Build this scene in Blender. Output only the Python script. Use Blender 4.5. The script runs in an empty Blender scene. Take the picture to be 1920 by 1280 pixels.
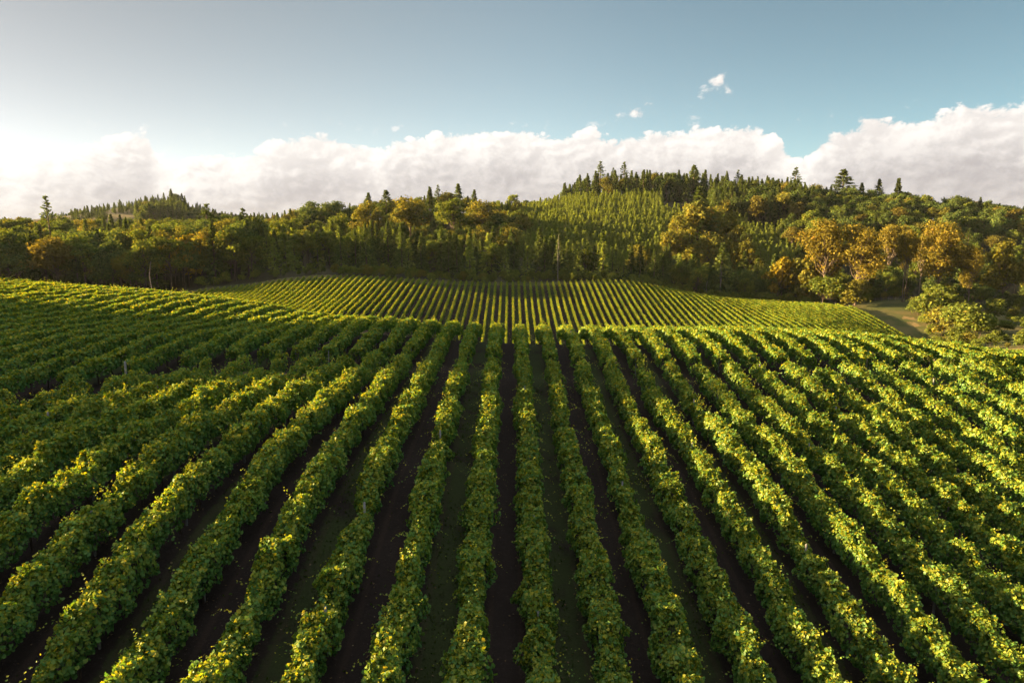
import bpy, math, random
import numpy as np
from mathutils import Vector

# ------------------------------------------------------------------ camera, sky, sun, exposure
SC = bpy.context.scene
COL = SC.collection
R = math.radians
CAMZ = 45.0
FPX = 1300.0                      # focal length in pixels of a 1920 px wide picture
PITCH = math.atan(210.0 / FPX)    # horizon at row 430 of 1280
U0 = 957.0
SP = 2.4                          # row spacing, metres
cp, sp_ = math.cos(PITCH), math.sin(PITCH)

cam_d = bpy.data.cameras.new('camera')
cam = bpy.data.objects.new('camera', cam_d)
COL.objects.link(cam)
cam.location = (0, 0, CAMZ)
cam.rotation_euler = (R(90) - PITCH, 0, -math.atan(3.0 / FPX))
cam_d.sensor_width = 36.0
cam_d.lens = FPX / 1920.0 * 36.0
cam_d.clip_start = 0.1
cam_d.clip_end = 20000.0
SC.camera = cam

SUN_AZ = -80.0     # degrees from +Y, negative = to the left
SUN_EL = 10.5
sd = Vector((math.sin(R(SUN_AZ)) * math.cos(R(SUN_EL)), math.cos(R(SUN_AZ)) * math.cos(R(SUN_EL)), math.sin(R(SUN_EL))))
sun_d = bpy.data.lights.new('sun', 'SUN')
sun_d.energy = 5.0
sun_d.angle = R(0.5)
sun_d.color = (1.0, 0.69, 0.33)
sun = bpy.data.objects.new('sun', sun_d)
COL.objects.link(sun)
sun.location = (-200, 40, 200)
sun.rotation_euler = (-sd).to_track_quat('-Z', 'Y').to_euler()

SC.view_settings.view_transform = 'Standard'
SC.view_settings.look = 'None'
SC.view_settings.exposure = 3.13
SC.view_settings.gamma = 1.0
SC.render.engine = 'CYCLES'
SC.cycles.max_bounces = 6
SC.cycles.diffuse_bounces = 3
SC.cycles.glossy_bounces = 1
SC.cycles.transmission_bounces = 3
SC.cycles.transparent_max_bounces = 4
SC.cycles.use_denoising = True
SC.cycles.sample_clamp_indirect = 4.0

world = bpy.data.worlds.new('World')
SC.world = world
world.use_nodes = True


class NT:
    """small helper to write node trees"""
    def __init__(self, nt):
        self.nt = nt
        nt.nodes.clear()

    def n(self, t, ins=None, **kw):
        nd = self.nt.nodes.new(t)
        for k, v in kw.items():
            setattr(nd, k, v)
        for k, v in (ins or {}).items():
            s = nd.inputs[k]
            if isinstance(v, bpy.types.NodeSocket):
                self.nt.links.new(v, s)
            else:
                s.default_value = v
        return nd

    def m(self, op, a, b=None, c=None, clamp=False):
        nd = self.nt.nodes.new('ShaderNodeMath')
        nd.operation = op
        nd.use_clamp = clamp
        for i, v in enumerate((a, b, c)):
            if v is None:
                continue
            if isinstance(v, bpy.types.NodeSocket):
                self.nt.links.new(v, nd.inputs[i])
            else:
                nd.inputs[i].default_value = v
        return nd.outputs[0]

    def vm(self, op, a, b=None, scale=None):
        nd = self.nt.nodes.new('ShaderNodeVectorMath')
        nd.operation = op
        for i, v in enumerate((a, b)):
            if v is None:
                continue
            if isinstance(v, bpy.types.NodeSocket):
                self.nt.links.new(v, nd.inputs[i])
            else:
                nd.inputs[i].default_value = v
        if scale is not None:
            nd.inputs['Scale'].default_value = scale
        return nd.outputs[0] if op not in ('DOT_PRODUCT', 'LENGTH') else nd.outputs['Value']

    def mix(self, fac, a, b, blend='MIX'):
        nd = self.nt.nodes.new('ShaderNodeMix')
        nd.data_type = 'RGBA'
        nd.blend_type = blend
        nd.clamp_factor = True
        for i, v in ((0, fac), (6, a), (7, b)):
            if isinstance(v, bpy.types.NodeSocket):
                self.nt.links.new(v, nd.inputs[i])
            elif i == 0:
                nd.inputs[i].default_value = v
            else:
                nd.inputs[i].default_value = (*v, 1.0) if len(v) == 3 else v
        return nd.outputs[2]

    def smooth(self, x, a, b, lo=0.0, hi=1.0):
        nd = self.nt.nodes.new('ShaderNodeMapRange')
        nd.interpolation_type = 'SMOOTHSTEP'
        nd.inputs[1].default_value = a
        nd.inputs[2].default_value = b
        nd.inputs[3].default_value = lo
        nd.inputs[4].default_value = hi
        self.nt.links.new(x, nd.inputs[0])
        return nd.outputs[0]

    def noise(self, vec, scale, detail=6.0, rough=0.55, dist=0.0):
        nd = self.n('ShaderNodeTexNoise', {'Scale': scale, 'Detail': detail, 'Roughness': rough, 'Distortion': dist})
        if vec is not None:
            self.nt.links.new(vec, nd.inputs['Vector'])
        return nd.outputs[0]

    def link(self, a, b):
        self.nt.links.new(a, b)


def az_el(u, v):
    """direction of a picture point as azimuth and elevation, radians"""
    x, up, f = (u - U0) / FPX, (640.0 - v) / FPX, 1.0
    y, z = f * cp + up * sp_, up * cp - f * sp_
    return math.atan2(x, y), math.atan2(z, math.hypot(x, y))


def build_sky():
    t = NT(world.node_tree)
    out = t.n('ShaderNodeOutputWorld')
    sky = t.n('ShaderNodeTexSky', sky_type='NISHITA', sun_disc=False)
    sky.sun_elevation = R(SUN_EL)
    sky.sun_rotation = R(SUN_AZ)
    sky.altitude = 150.0
    sky.air_density = 0.42
    sky.dust_density = 0.9
    sky.ozone_density = 1.2
    d = t.n('ShaderNodeTexCoord').outputs['Generated']
    s = t.n('ShaderNodeSeparateXYZ', {0: d})
    az = t.m('ARCTAN2', s.outputs[0], s.outputs[1])
    el = t.m('ARCSINE', s.outputs[2])
    # outline of the cloud bank, read off along the horizon
    prof = [(-400, 300), (-200, 270), (0, 292), (60, 284), (120, 276), (180, 256), (225, 242), (265, 240), (290, 272), (325, 300), (360, 284), (400, 274), (450, 288), (500, 270), (545, 258), (595, 250),
            (650, 264), (700, 276), (745, 258), (800, 246), (850, 240), (910, 242), (980, 238), (1040, 250), (1100, 234), (1150, 250), (1200, 244),
            (1260, 236), (1330, 234), (1385, 228), (1440, 246), (1475, 272), (1505, 292), (1530, 268), (1570, 244), (1620, 222), (1665, 210), (1720, 212), (1770, 202),
            (1820, 192), (1880, 198), (1930, 200), (2100, 230), (2300, 190), (2600, 260)]
    A0, A1, E0, E1 = -1.5, 1.5, -0.05, 0.30
    fc = t.n('ShaderNodeFloatCurve', {'Value': t.m('MULTIPLY_ADD', az, 1 / (A1 - A0), -A0 / (A1 - A0), clamp=True)})
    c = fc.mapping.curves[0]
    pts = []
    for u, v in prof:
        a, e = az_el(u, v)
        pts.append(((a - A0) / (A1 - A0), (e - E0) / (E1 - E0)))
    pts = [(0.0, 0.62)] + pts + [(1.0, 0.62)]
    while len(c.points) < len(pts):
        c.points.new(0.5, 0.5)
    for p, q in zip(c.points, pts):
        p.location = q
        p.handle_type = 'AUTO'
    fc.mapping.update()
    top = t.m('MULTIPLY_ADD', fc.outputs[0], E1 - E0, E0)
    # billow coordinates: azimuth, elevation stretched
    q = t.n('ShaderNodeCombineXYZ', {0: az, 1: t.m('MULTIPLY', el, 1.35), 2: 0.37}).outputs[0]
    nb = t.noise(q, 9.0, 6.0, 0.56, 0.2)
    nf = t.m('MULTIPLY_ADD', t.m('ABSOLUTE', t.m('SUBTRACT', t.noise(q, 24.0, 5.0, 0.58, 0.2), 0.5)), 2.6, 0.22)
    h = t.m('SUBTRACT', top, el)
    hh = t.m('ADD', h, t.m('MULTIPLY', t.m('SUBTRACT', nb, 0.5), 0.040))
    hh = t.m('ADD', hh, t.m('MULTIPLY', t.m('SUBTRACT', nf, 0.5), 0.030))
    dens = t.smooth(hh, -0.001, 0.0065)
    # torn veil just above the bank
    veil = t.m('MULTIPLY', t.smooth(hh, -0.030, 0.004), t.smooth(nf, 0.50, 0.72), )
    dens = t.m('MAXIMUM', dens, t.m('MULTIPLY', veil, 0.35))
    # little free clouds
    for (u, v, su, sv, amp) in ((1345, 160, 36, 20, 1.0), (1368, 174, 15, 9, .8), (1192, 211, 36, 13, 1.0), (1303, 218, 16, 6, .55), (1496, 225, 9, 6, .6), (742, 243, 8, 6, .5), (960, 232, 12, 5, .3)):
        a, e = az_el(u, v)
        ka, ke = FPX / su * 0.85, FPX / sv * 0.9
        da = t.m('MULTIPLY', t.m('SUBTRACT', az, a), ka)
        de = t.m('MULTIPLY', t.m('SUBTRACT', el, e), ke)
        r2 = t.m('ADD', t.m('MULTIPLY', da, da), t.m('MULTIPLY', de, de))
        g = t.m('SUBTRACT', 1.0, t.m('SQRT', r2))
        g = t.m('ADD', g, t.m('MULTIPLY', t.m('SUBTRACT', nf, 0.5), 2.6))
        dens = t.m('MAXIMUM', dens, t.m('MULTIPLY', t.smooth(g, 0.0, 0.9), amp))
    # light and shade inside the bank: noise sampled again a step towards the sun
    q2 = t.vm('ADD', q, (-0.020, 0.022, 0.0))
    nb2 = t.noise(q2, 9.0, 6.0, 0.56, 0.2)
    nf2 = t.m('MULTIPLY_ADD', t.m('ABSOLUTE', t.m('SUBTRACT', t.noise(t.vm('ADD', q, (-0.007, 0.008, 0.0)), 24.0, 5.0, 0.58, 0.2), 0.5)), 2.6, 0.22)
    relief = t.m('ADD', t.m('SUBTRACT', nb, nb2), t.m('MULTIPLY', t.m('SUBTRACT', nf, nf2), 0.45))
    relief = t.m('MULTIPLY', relief, t.smooth(h, 0.02, 0.11, 1.0, 0.55))
    shade = t.smooth(relief, -0.18, 0.22)
    rim = t.smooth(h, 0.0, 0.085, 1.0, 0.0)
    lit = t.m('ADD', t.m('MULTIPLY', rim, 0.62), t.m('MULTIPLY', shade, 0.38))
    toward = t.smooth(az, -0.75, 0.55, 1.0, 0.0)
    lit = t.m('ADD', lit, t.m('MULTIPLY', toward, 0.13), clamp=True)
    ccol = t.mix(lit, (0.328, 0.306, 0.306), (0.735, 0.698, 0.655))
    skyc = t.mix(1.0, sky.outputs[0], SKYTINT, 'MULTIPLY')
    # pale veil of light round the low sun
    lum = t.n('ShaderNodeRGBToBW', {0: skyc}).outputs[0]
    grey = t.n('ShaderNodeCombineXYZ', {0: t.m('MULTIPLY', lum, 1.0), 1: t.m('MULTIPLY', lum, 1.02), 2: t.m('MULTIPLY', lum, 1.06)}).outputs[0]
    skyc = t.mix(t.smooth(az, -0.85, 0.35, 0.78, 0.13), skyc, grey)
    dim = t.smooth(az, -0.80, 0.1, 0.61, 1.04)
    skyc = t.mix(1.0, skyc, t.n('ShaderNodeCombineXYZ', {0: dim, 1: t.m('MULTIPLY', dim, 0.965), 2: t.m('MULTIPLY', dim, 0.955)}).outputs[0], 'MULTIPLY')
    # deeper blue away from the sun
    deep = t.smooth(az, -0.05, 0.75)
    skyc = t.mix(deep, skyc, t.mix(1.0, skyc, (0.66, 0.74, 0.76), 'MULTIPLY'))
    # pale veil overhead, out of view, added to lift the fill light
    high = t.smooth(el, 0.42, 1.05)
    high = t.m('MULTIPLY', high, t.smooth(t.noise(d, 2.2, 6.0, 0.6, 0.5), 0.25, 0.60, 0.45, 1.0))
    skyc = t.mix(high, skyc, (2.75, 2.90, 3.15))
    bg1 = t.n('ShaderNodeBackground', {'Color': skyc, 'Strength': SKYSTR})
    bg2 = t.n('ShaderNodeBackground', {'Color': ccol, 'Strength': 0.180})
    ms = t.n('ShaderNodeMixShader', {0: dens, 1: bg1.outputs[0], 2: bg2.outputs[0]})
    t.link(ms.outputs[0], out.inputs[0])


SKYSTR = 0.05
SKYTINT = (0.88, 0.835, 0.56)
build_sky()

# ------------------------------------------------------------------ helpers
RNG = np.random.default_rng(7)
random.seed(11)


def tag(o, label=None, cat=None, group=None, kind=None):
    for k, v in (('label', label), ('category', cat), ('group', group), ('kind', kind)):
        if v:
            o[k] = v
    return o


def mesh_from(name, V, quads=None, tris=None, mats=(), rnd=None, matidx=None, smooth=False):
    """mesh from arrays; rnd and matidx run over quads, then triangles"""
    me = bpy.data.meshes.new(name)
    V = np.ascontiguousarray(V, dtype=np.float32)
    nq = 0 if quads is None else len(quads)
    ntr = 0 if tris is None else len(tris)
    me.vertices.add(len(V))
    me.vertices.foreach_set('co', V.ravel())
    loops = []
    if nq:
        loops.append(np.asarray(quads, dtype=np.int32).ravel())
    if ntr:
        loops.append(np.asarray(tris, dtype=np.int32).ravel())
    L = np.concatenate(loops)
    me.loops.add(len(L))
    me.loops.foreach_set('vertex_index', L)
    tot = np.concatenate([np.full(nq, 4, np.int32), np.full(ntr, 3, np.int32)])
    st = np.concatenate([[0], np.cumsum(tot)[:-1]]).astype(np.int32)
    me.polygons.add(nq + ntr)
    me.polygons.foreach_set('loop_start', st)
    me.polygons.foreach_set('loop_total', tot)
    if smooth:
        me.polygons.foreach_set('use_smooth', np.ones(nq + ntr, bool))
    for m in mats:
        me.materials.append(m)
    if matidx is not None:
        me.polygons.foreach_set('material_index', np.asarray(matidx, np.int32))
    if rnd is not None:
        at = me.attributes.new('rnd', 'FLOAT', 'FACE')
        at.data.foreach_set('value', np.asarray(rnd, np.float32))
    me.update(calc_edges=True)
    return me


def link(name, data, parent=None, loc=None):
    o = bpy.data.objects.new(name, data)
    COL.objects.link(o)
    if parent is not None:
        o.parent = parent
    if loc is not None:
        o.location = loc
    return o


class Geo:
    """collects pieces (vertices, quads, triangles, rnd, material slot)"""
    def __init__(self):
        self.V, self.Q, self.T, self.rq, self.rt, self.mq, self.mt, self.n = [], [], [], [], [], [], [], 0

    def add(self, V, Q=None, T=None, r=0.5, slot=0):
        if Q is not None and len(Q):
            self.Q.append(np.asarray(Q) + self.n)
            self.rq.append(np.broadcast_to(np.asarray(r, float), (len(Q),)) if np.ndim(r) == 0 else np.asarray(r))
            self.mq.append(np.full(len(Q), slot))
        if T is not None and len(T):
            self.T.append(np.asarray(T) + self.n)
            self.rt.append(np.broadcast_to(np.asarray(r, float), (len(T),)) if np.ndim(r) == 0 else np.asarray(r))
            self.mt.append(np.full(len(T), slot))
        self.V.append(np.asarray(V, float).reshape(-1, 3))
        self.n += len(self.V[-1])
        return self

    def merge(self, g, slot):
        """append another Geo under one material slot"""
        off = self.n
        for v in g.V:
            self.V.append(v)
        self.n += g.n
        for q, r in zip(g.Q, g.rq):
            self.Q.append(q + off); self.rq.append(r); self.mq.append(np.full(len(q), slot))
        for q, r in zip(g.T, g.rt):
            self.T.append(q + off); self.rt.append(r); self.mt.append(np.full(len(q), slot))
        return self

    def mesh(self, name, mats):
        Q = np.concatenate(self.Q) if self.Q else None
        T = np.concatenate(self.T) if self.T else None
        r = np.concatenate(self.rq + self.rt)
        mi = np.concatenate(self.mq + self.mt)
        return mesh_from(name, np.concatenate(self.V), Q, T, mats, r, mi)


def unit(a):
    return a / np.maximum(np.linalg.norm(a, axis=-1, keepdims=True), 1e-9)


def leaf_cloud(P, N, size, rng, kind='kite', droop=0.6, aspect=0.95):
    """one leaf per row of P: lies across normal N, tip hanging down. kind 'vine': six points folded on the midrib,
    'kite': four points folded on the midrib, 'spray': long thin kite"""
    n = len(P)
    N = unit(N)
    tip = rng.normal(size=(n, 3)) * (1.0 - droop * 0.5)
    tip[:, 2] -= droop * 1.6
    tip = unit(tip - N * (tip * N).sum(1, keepdims=True))
    side = np.cross(N, tip)
    s = size[:, None] if np.ndim(size) else size
    if kind == 'vine':
        loc = np.array([[0, -.12, 0], [-.50, -.22, .10], [-.46, .42, .13], [0, .72, -.06], [.46, .42, .13], [.50, -.22, .10]])
        Q = np.array([[0, 3, 2, 1], [0, 5, 4, 3]])
        V = P[:, None, :] + (side[:, None, :] * loc[None, :, 0:1] * aspect + tip[:, None, :] * loc[None, :, 1:2] + N[:, None, :] * loc[None, :, 2:3]) * (s[:, None] if np.ndim(size) else s)
        F = (Q[None] + np.arange(n)[:, None, None] * 6).reshape(-1, 4)
        return V.reshape(-1, 3), F, 2
    loc = np.array([[0, -.5, 0], [-.5, .0, .12], [0, .5, 0], [.5, .0, .12]])
    a = aspect
    V = P[:, None, :] + (side[:, None, :] * loc[None, :, 0:1] * a + tip[:, None, :] * loc[None, :, 1:2] + N[:, None, :] * loc[None, :, 2:3]) * (s[:, None] if np.ndim(size) else s)
    F = (np.array([[0, 3, 2, 1]])[None] + np.arange(n)[:, None, None] * 4).reshape(-1, 4)
    return V.reshape(-1, 3), F, 1


def tube(pts, rad, sides=6):
    """tapered tube along points"""
    pts = np.asarray(pts, float)
    rad = np.asarray(rad, float)
    d = np.gradient(pts, axis=0)
    d = unit(d)
    ref = np.array([1.0, 0.13, 0.07])
    a = unit(np.cross(d, ref))
    b = np.cross(d, a)
    th = np.linspace(0, 2 * math.pi, sides, endpoint=False)
    ring = np.cos(th)[None, :, None] * a[:, None] + np.sin(th)[None, :, None] * b[:, None]
    V = (pts[:, None] + ring * rad[:, None, None]).reshape(-1, 3)
    Q = []
    for i in range(len(pts) - 1):
        for k in range(sides):
            k2 = (k + 1) % sides
            Q.append([i * sides + k, i * sides + k2, (i + 1) * sides + k2, (i + 1) * sides + k])
    T = [[(len(pts) - 1) * sides + k, (len(pts) - 1) * sides + (k + 1) % sides, len(V)] for k in range(sides)]
    V = np.vstack([V, pts[-1] + d[-1] * rad[-1] * 0.5])
    return V, np.array(Q), np.array(T)


_nz = np.random.default_rng(99).random(4096)


def noise1(t, seed=0):
    t = np.asarray(t, float) + seed * 37.31
    i = np.floor(t).astype(int)
    f = t - i
    f = f * f * (3 - 2 * f)
    return _nz[i % 4096] * (1 - f) + _nz[(i + 1) % 4096] * f


# ------------------------------------------------------------------ materials
def new_mat(name):
    m = bpy.data.materials.new(name)
    m.use_nodes = True
    return m, NT(m.node_tree)


def leaf_mat(name, stops, trans=0.45, tcol=(1.25, 1.2, 0.5), gloss=0.05, objvar=0.0, nscale=0.35, nvar=0.35, goldobj=None):
    """foliage: colour picked per leaf from stops (position, colour); goldobj: second colour some whole plants lean to"""
    m, t = new_mat(name)
    out = t.n('ShaderNodeOutputMaterial')
    a = t.n('ShaderNodeAttribute', attribute_name='rnd').outputs['Fac']
    ramp = t.n('ShaderNodeValToRGB', {0: a})
    el = ramp.color_ramp.elements
    while len(el) < len(stops):
        el.new(0.5)
    for e, (p, c) in zip(el, stops):
        e.position = p
        e.color = (*c, 1)
    col = ramp.outputs[0]
    pos = t.n('ShaderNodeNewGeometry').outputs['Position']
    nz = t.noise(pos, nscale, 3.0, 0.6)
    oi = t.n('ShaderNodeObjectInfo').outputs['Random']
    v = t.m('ADD', t.m('MULTIPLY_ADD', nz, nvar * 2, 1.0 - nvar), t.m('MULTIPLY', t.m('SUBTRACT', oi, 0.5), objvar))
    col = t.mix(1.0, col, t.n('ShaderNodeCombineXYZ', {0: v, 1: v, 2: v}).outputs[0], 'MULTIPLY')
    if goldobj:
        frac, gcol = goldobj
        o2 = t.m('FRACT', t.m('MULTIPLY', oi, 17.31))
        col = t.mix(t.smooth(o2, 1.0 - frac, 1.0 - frac * 0.4, 0.0, 0.75), col, gcol)
    tc = t.mix(1.0, col, tcol, 'MULTIPLY')
    d = t.n('ShaderNodeBsdfDiffuse', {'Color': col})
    tr = t.n('ShaderNodeBsdfTranslucent', {'Color': tc})
    mx = t.n('ShaderNodeMixShader', {0: trans, 1: d.outputs[0], 2: tr.outputs[0]})
    if gloss:
        g = t.n('ShaderNodeBsdfGlossy', {'Color': (.9, .9, .9, 1), 'Roughness': 0.45})
        mx = t.n('ShaderNodeMixShader', {0: gloss, 1: mx.outputs[0], 2: g.outputs[0]})
    t.link(mx.outputs[0], out.inputs[0])
    return m


def bark_mat(name, c1, c2, scale=6.0, rough=0.9):
    m, t = new_mat(name)
    out = t.n('ShaderNodeOutputMaterial')
    tc = t.n('ShaderNodeTexCoord').outputs['Object']
    mp = t.n('ShaderNodeMapping', {0: tc})
    mp.inputs['Scale'].default_value = (1.0, 1.0, 0.25)
    nz = t.noise(mp.outputs[0], scale, 6.0, 0.65, 0.6)
    col = t.mix(t.smooth(nz, 0.35, 0.68), c1, c2)
    b = t.n('ShaderNodeBump', {'Strength': 0.7, 'Distance': 0.05, 'Height': nz})
    p = t.n('ShaderNodeBsdfPrincipled', {'Base Color': col, 'Roughness': rough, 'Normal': b.outputs[0]})
    p.inputs['Specular IOR Level'].default_value = 0.2
    t.link(p.outputs[0], out.inputs[0])
    return m


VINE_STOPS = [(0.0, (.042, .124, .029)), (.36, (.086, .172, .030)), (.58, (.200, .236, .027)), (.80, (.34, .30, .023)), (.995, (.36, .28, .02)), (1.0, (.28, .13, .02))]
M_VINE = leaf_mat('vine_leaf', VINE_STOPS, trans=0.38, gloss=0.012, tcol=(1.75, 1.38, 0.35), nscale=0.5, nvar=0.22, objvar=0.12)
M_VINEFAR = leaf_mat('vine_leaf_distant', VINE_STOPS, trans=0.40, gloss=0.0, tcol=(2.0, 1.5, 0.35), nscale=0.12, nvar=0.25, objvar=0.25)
M_VWOOD = bark_mat('vine_wood', (.035, .024, .016), (.085, .06, .04), 14)
M_POST = bark_mat('weathered_post', (.12, .115, .105), (.25, .24, .22), 9)
M_WIRE, _t = new_mat('trellis_wire')
_o = _t.n('ShaderNodeOutputMaterial')
_t.link(_t.n('ShaderNodeBsdfPrincipled', {'Base Color': (.3, .3, .3, 1), 'Metallic': 1.0, 'Roughness': .5}).outputs[0], _o.inputs[0])

# ------------------------------------------------------------------ terrain
ZR = 0.0


def cam_to_world(u, v, d):
    """picture point at depth d (metres along the lens axis) -> x, y, z relative to the camera"""
    x = (u - U0) / FPX * d
    up = (640.0 - v) / FPX * d
    return x, d * cp + up * sp_, up * cp - d * sp_


VT = 2.05      # height of the vine tops over the ground
CP = []        # x, y, ground z


def row_pts(n, pts):
    for u, v in pts:
        d = SP * FPX * n / (u - U0)
        x, y, z = cam_to_world(u, v, d)
        CP.append((x, y, z - VT))


def vine_pts(pts):
    for u, v, d in pts:
        x, y, z = cam_to_world(u, v, d)
        CP.append((x, y, z - VT))


def ground_pts(pts):
    for u, v, d in pts:
        CP.append(cam_to_world(u, v, d))


# rows of the near block, right of the middle alley
row_pts(2.42, [(1300, 1280), (1160, 890), (1070, 617)])
row_pts(4.42, [(1565, 1280), (1350, 895), (1307, 825), (1237, 745), (1205, 685), (1165, 617)])
row_pts(6.42, [(1822, 1280), (1712, 1120), (1619, 1020), (1517, 897), (1430, 807), (1360, 735), (1300, 662), (1257, 617)])
row_pts(8.42, [(1906, 1102), (1800, 1017), (1681, 905), (1610, 840), (1495, 740), (1415, 662), (1360, 620)])
row_pts(10.42, [(1900, 958), (1800, 883), (1620, 750), (1540, 685), (1475, 632)])
row_pts(11.42, [(1880, 885), (1802, 837), (1615, 697)])
# left of it
row_pts(-1.58, [(715, 1280), (815, 822), (840, 760), (855, 695), (872, 640)])
row_pts(-2.58, [(530, 1280), (707, 865), (750, 770), (800, 685), (827, 627)])
row_pts(-3.58, [(385, 1280), (605, 852), (680, 745), (742, 677), (782, 627)])
row_pts(-4.58, [(220, 1280), (500, 860), (565, 785), (625, 727), (690, 680), (740, 632)])
row_pts(-5.58, [(50, 1280), (355, 880), (405, 827), (512, 752), (585, 705), (665, 650), (687, 635)])
row_pts(-6.58, [(190, 917), (237, 877), (322, 812), (410, 757), (480, 717), (570, 677), (630, 642)])
row_pts(-7.58, [(60, 927), (140, 875), (225, 815), (315, 772), (405, 722), (487, 690), (570, 650)])
row_pts(-8.58, [(7, 890), (85, 840), (162, 805), (250, 760), (312, 732), (400, 703)])
row_pts(-9.58, [(170, 760), (400, 680)])
row_pts(-10.58, [(87, 765)])
row_pts(-11.58, [(5, 767)])
vine_pts([(0, 733, 41.6), (200, 702, 47.0)])
for v, s in ((1280, 147), (1080, 117), (890, 91), (755, 69), (715, 62), (660, 54), (620, 47.5)):
    vine_pts([(U0, v, SP * FPX / s)])
# block past the headland track
vine_pts([(0, 688, 46), (150, 672, 49.5), (220, 655, 53), (290, 645, 55.5), (400, 625, 60), (520, 621, 62), (640, 622, 64),
          (500, 608, 72), (600, 600, 73), (700, 598, 70), (100, 600, 66), (100, 560, 80), (250, 590, 73), (350, 580, 78), (0, 600, 63), (0, 555, 78),
          (870, 607, 68), (700, 590, 76), (500, 565, 92), (330, 545, 98), (200, 537, 102), (0, 520, 106), (-200, 505, 105), (-300, 560, 75),
          (1100, 612, 66), (1400, 612, 66), (1600, 625, 64), (1700, 638, 62), (1820, 662, 57), (1930, 690, 53)])
# far field, rows rising towards the wood
F = lambda s: SP * FPX / s
vine_pts([(949, 605, F(13.45)), (955, 565, 262), (955, 521, 296), (736, 513, F(10.7)), (713, 535, F(11.84)), (688, 563, F(13.05)), (669, 582, F(14)),
          (660, 507, 292), (600, 507, 288), (550, 512, 286), (460, 524, 285), (389, 531, 285), (340, 540, 285), (560, 565, 241), (452, 557, 255), (400, 550, 268),
          (1183, 522, 298), (1222, 531, 299), (1258, 539, 300), (1320, 553, 303), (1375, 557, 303), (1430, 560, 302), (1480, 562, 300), (1539, 565, 292),
          (1607, 572, 271), (1645, 592, 255), (1682, 610, 243), (1717, 633, 232), (1100, 603, 234), (1200, 603, 234), (1300, 600, 236), (1392, 600, 236), (1480, 603, 228), (1560, 612, 226), (1640, 622, 228)])
# trough between, hidden behind the crest
ground_pts([(957, 690, 190), (957, 705, 120), (957, 655, 84), (1300, 690, 190), (1300, 700, 120), (1300, 660, 84), (1650, 690, 190), (1700, 720, 120), (1800, 700, 80),
            (700, 660, 195), (700, 670, 130), (550, 620, 205), (500, 625, 150), (350, 600, 200), (300, 590, 150), (100, 580, 200), (0, 570, 160), (600, 625, 100), (400, 590, 118), (150, 570, 125)])
# ground of the wood and the hill behind, right-hand swale
ground_pts([(957, 525, 312), (1200, 535, 318), (1350, 566, 318), (1480, 566, 315), (1600, 563, 305), (1660, 566, 292), (1700, 562, 285), (1760, 590, 262), (1800, 625, 235),
            (1850, 600, 250), (1900, 645, 205), (1950, 655, 180), (1900, 590, 285), (1950, 700, 100), (1800, 660, 195), (2100, 640, 240), (2100, 690, 120),
            (957, 490, 350), (957, 450, 420), (957, 405, 540), (1100, 440, 420), (1200, 425, 450), (1100, 382, 545), (1200, 376, 560), (1300, 375, 565), (1400, 382, 555), (1500, 392, 540),
            (1600, 402, 520), (1700, 412, 500), (1800, 424, 480), (1920, 440, 455), (2150, 450, 450), (1500, 500, 380), (1650, 500, 370), (1800, 515, 345), (1920, 525, 335), (1350, 500, 370),
            (800, 398, 520), (700, 420, 490), (600, 432, 460), (500, 448, 450), (420, 455, 430), (800, 470, 400), (650, 480, 370), (500, 495, 340), (380, 505, 320),
            (300, 470, 450), (150, 468, 450), (0, 466, 445), (-250, 462, 440), (-500, 465, 430), (300, 505, 375), (150, 502, 372), (0, 500, 368), (-250, 495, 360), (300, 562, 292), (150, 558, 285), (0, 554, 275), (-250, 545, 260),
            (957, 425, 700), (1300, 415, 720), (1700, 440, 650), (2000, 455, 600), (600, 445, 620), (300, 440, 650), (0, 445, 600), (-400, 450, 600),
            (270, 384, 1000), (200, 396, 990), (140, 412, 980), (350, 396, 1000), (410, 420, 990), (270, 400, 900), (270, 400, 1120), (40, 428, 980), (560, 425, 1000), (-250, 432, 1000), (900, 428, 1000), (1500, 428, 1000), (2000, 430, 1000)])
for p in [(-160, 30, -6), (-160, 110, -6), (-260, 60, -4), (-250, -60, -4), (-90, -20, -9.5), (-60, 10, -10.5), (-40, -5, -13), (0, -10, -20), (40, -5, -18.5), (90, 30, -14), (120, 60, -18), (150, -30, -18), (0, -150, -26), (-300, 180, -8), (-420, 60, -4),
          (300, 60, -28), (300, 180, -34), (320, 300, -28), (-700, 300, -5), (-700, 800, 0), (700, 300, -20), (800, 800, 5), (-900, 1400, 0), (0, 1500, -2), (900, 1400, 0), (-600, -300, -10), (600, -300, -25), (-1500, 500, 0), (1500, 500, -5), (0, 2500, 0), (-1500, 2500, 0), (1500, 2500, 0)]:
    CP.append(p)
CP = np.array(CP, float)


def tps_fit(P, lam):
    S = 100.0
    X = P[:, :2] / S
    n = len(X)
    d2 = ((X[:, None] - X[None]) ** 2).sum(-1)
    K = 0.5 * d2 * np.log(d2 + 1e-12)
    A = np.zeros((n + 3, n + 3))
    A[:n, :n] = K + np.eye(n) * lam
    A[:n, n] = 1
    A[:n, n + 1:] = X
    A[n, :n] = 1
    A[n + 1:, :n] = X.T
    b = np.zeros(n + 3)
    b[:n] = P[:, 2]
    w = np.linalg.solve(A, b)

    def f(x, y):
        q = np.stack([np.ravel(x), np.ravel(y)], 1) / S
        o = np.empty(len(q))
        for i in range(0, len(q), 20000):
            c = q[i:i + 20000]
            d = ((c[:, None] - X[None]) ** 2).sum(-1)
            o[i:i + 20000] = (0.5 * d * np.log(d + 1e-12)) @ w[:n] + w[n] + c @ w[n + 1:]
        return o.reshape(np.shape(x))
    return f


_tps = tps_fit(CP, 0.004)


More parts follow.
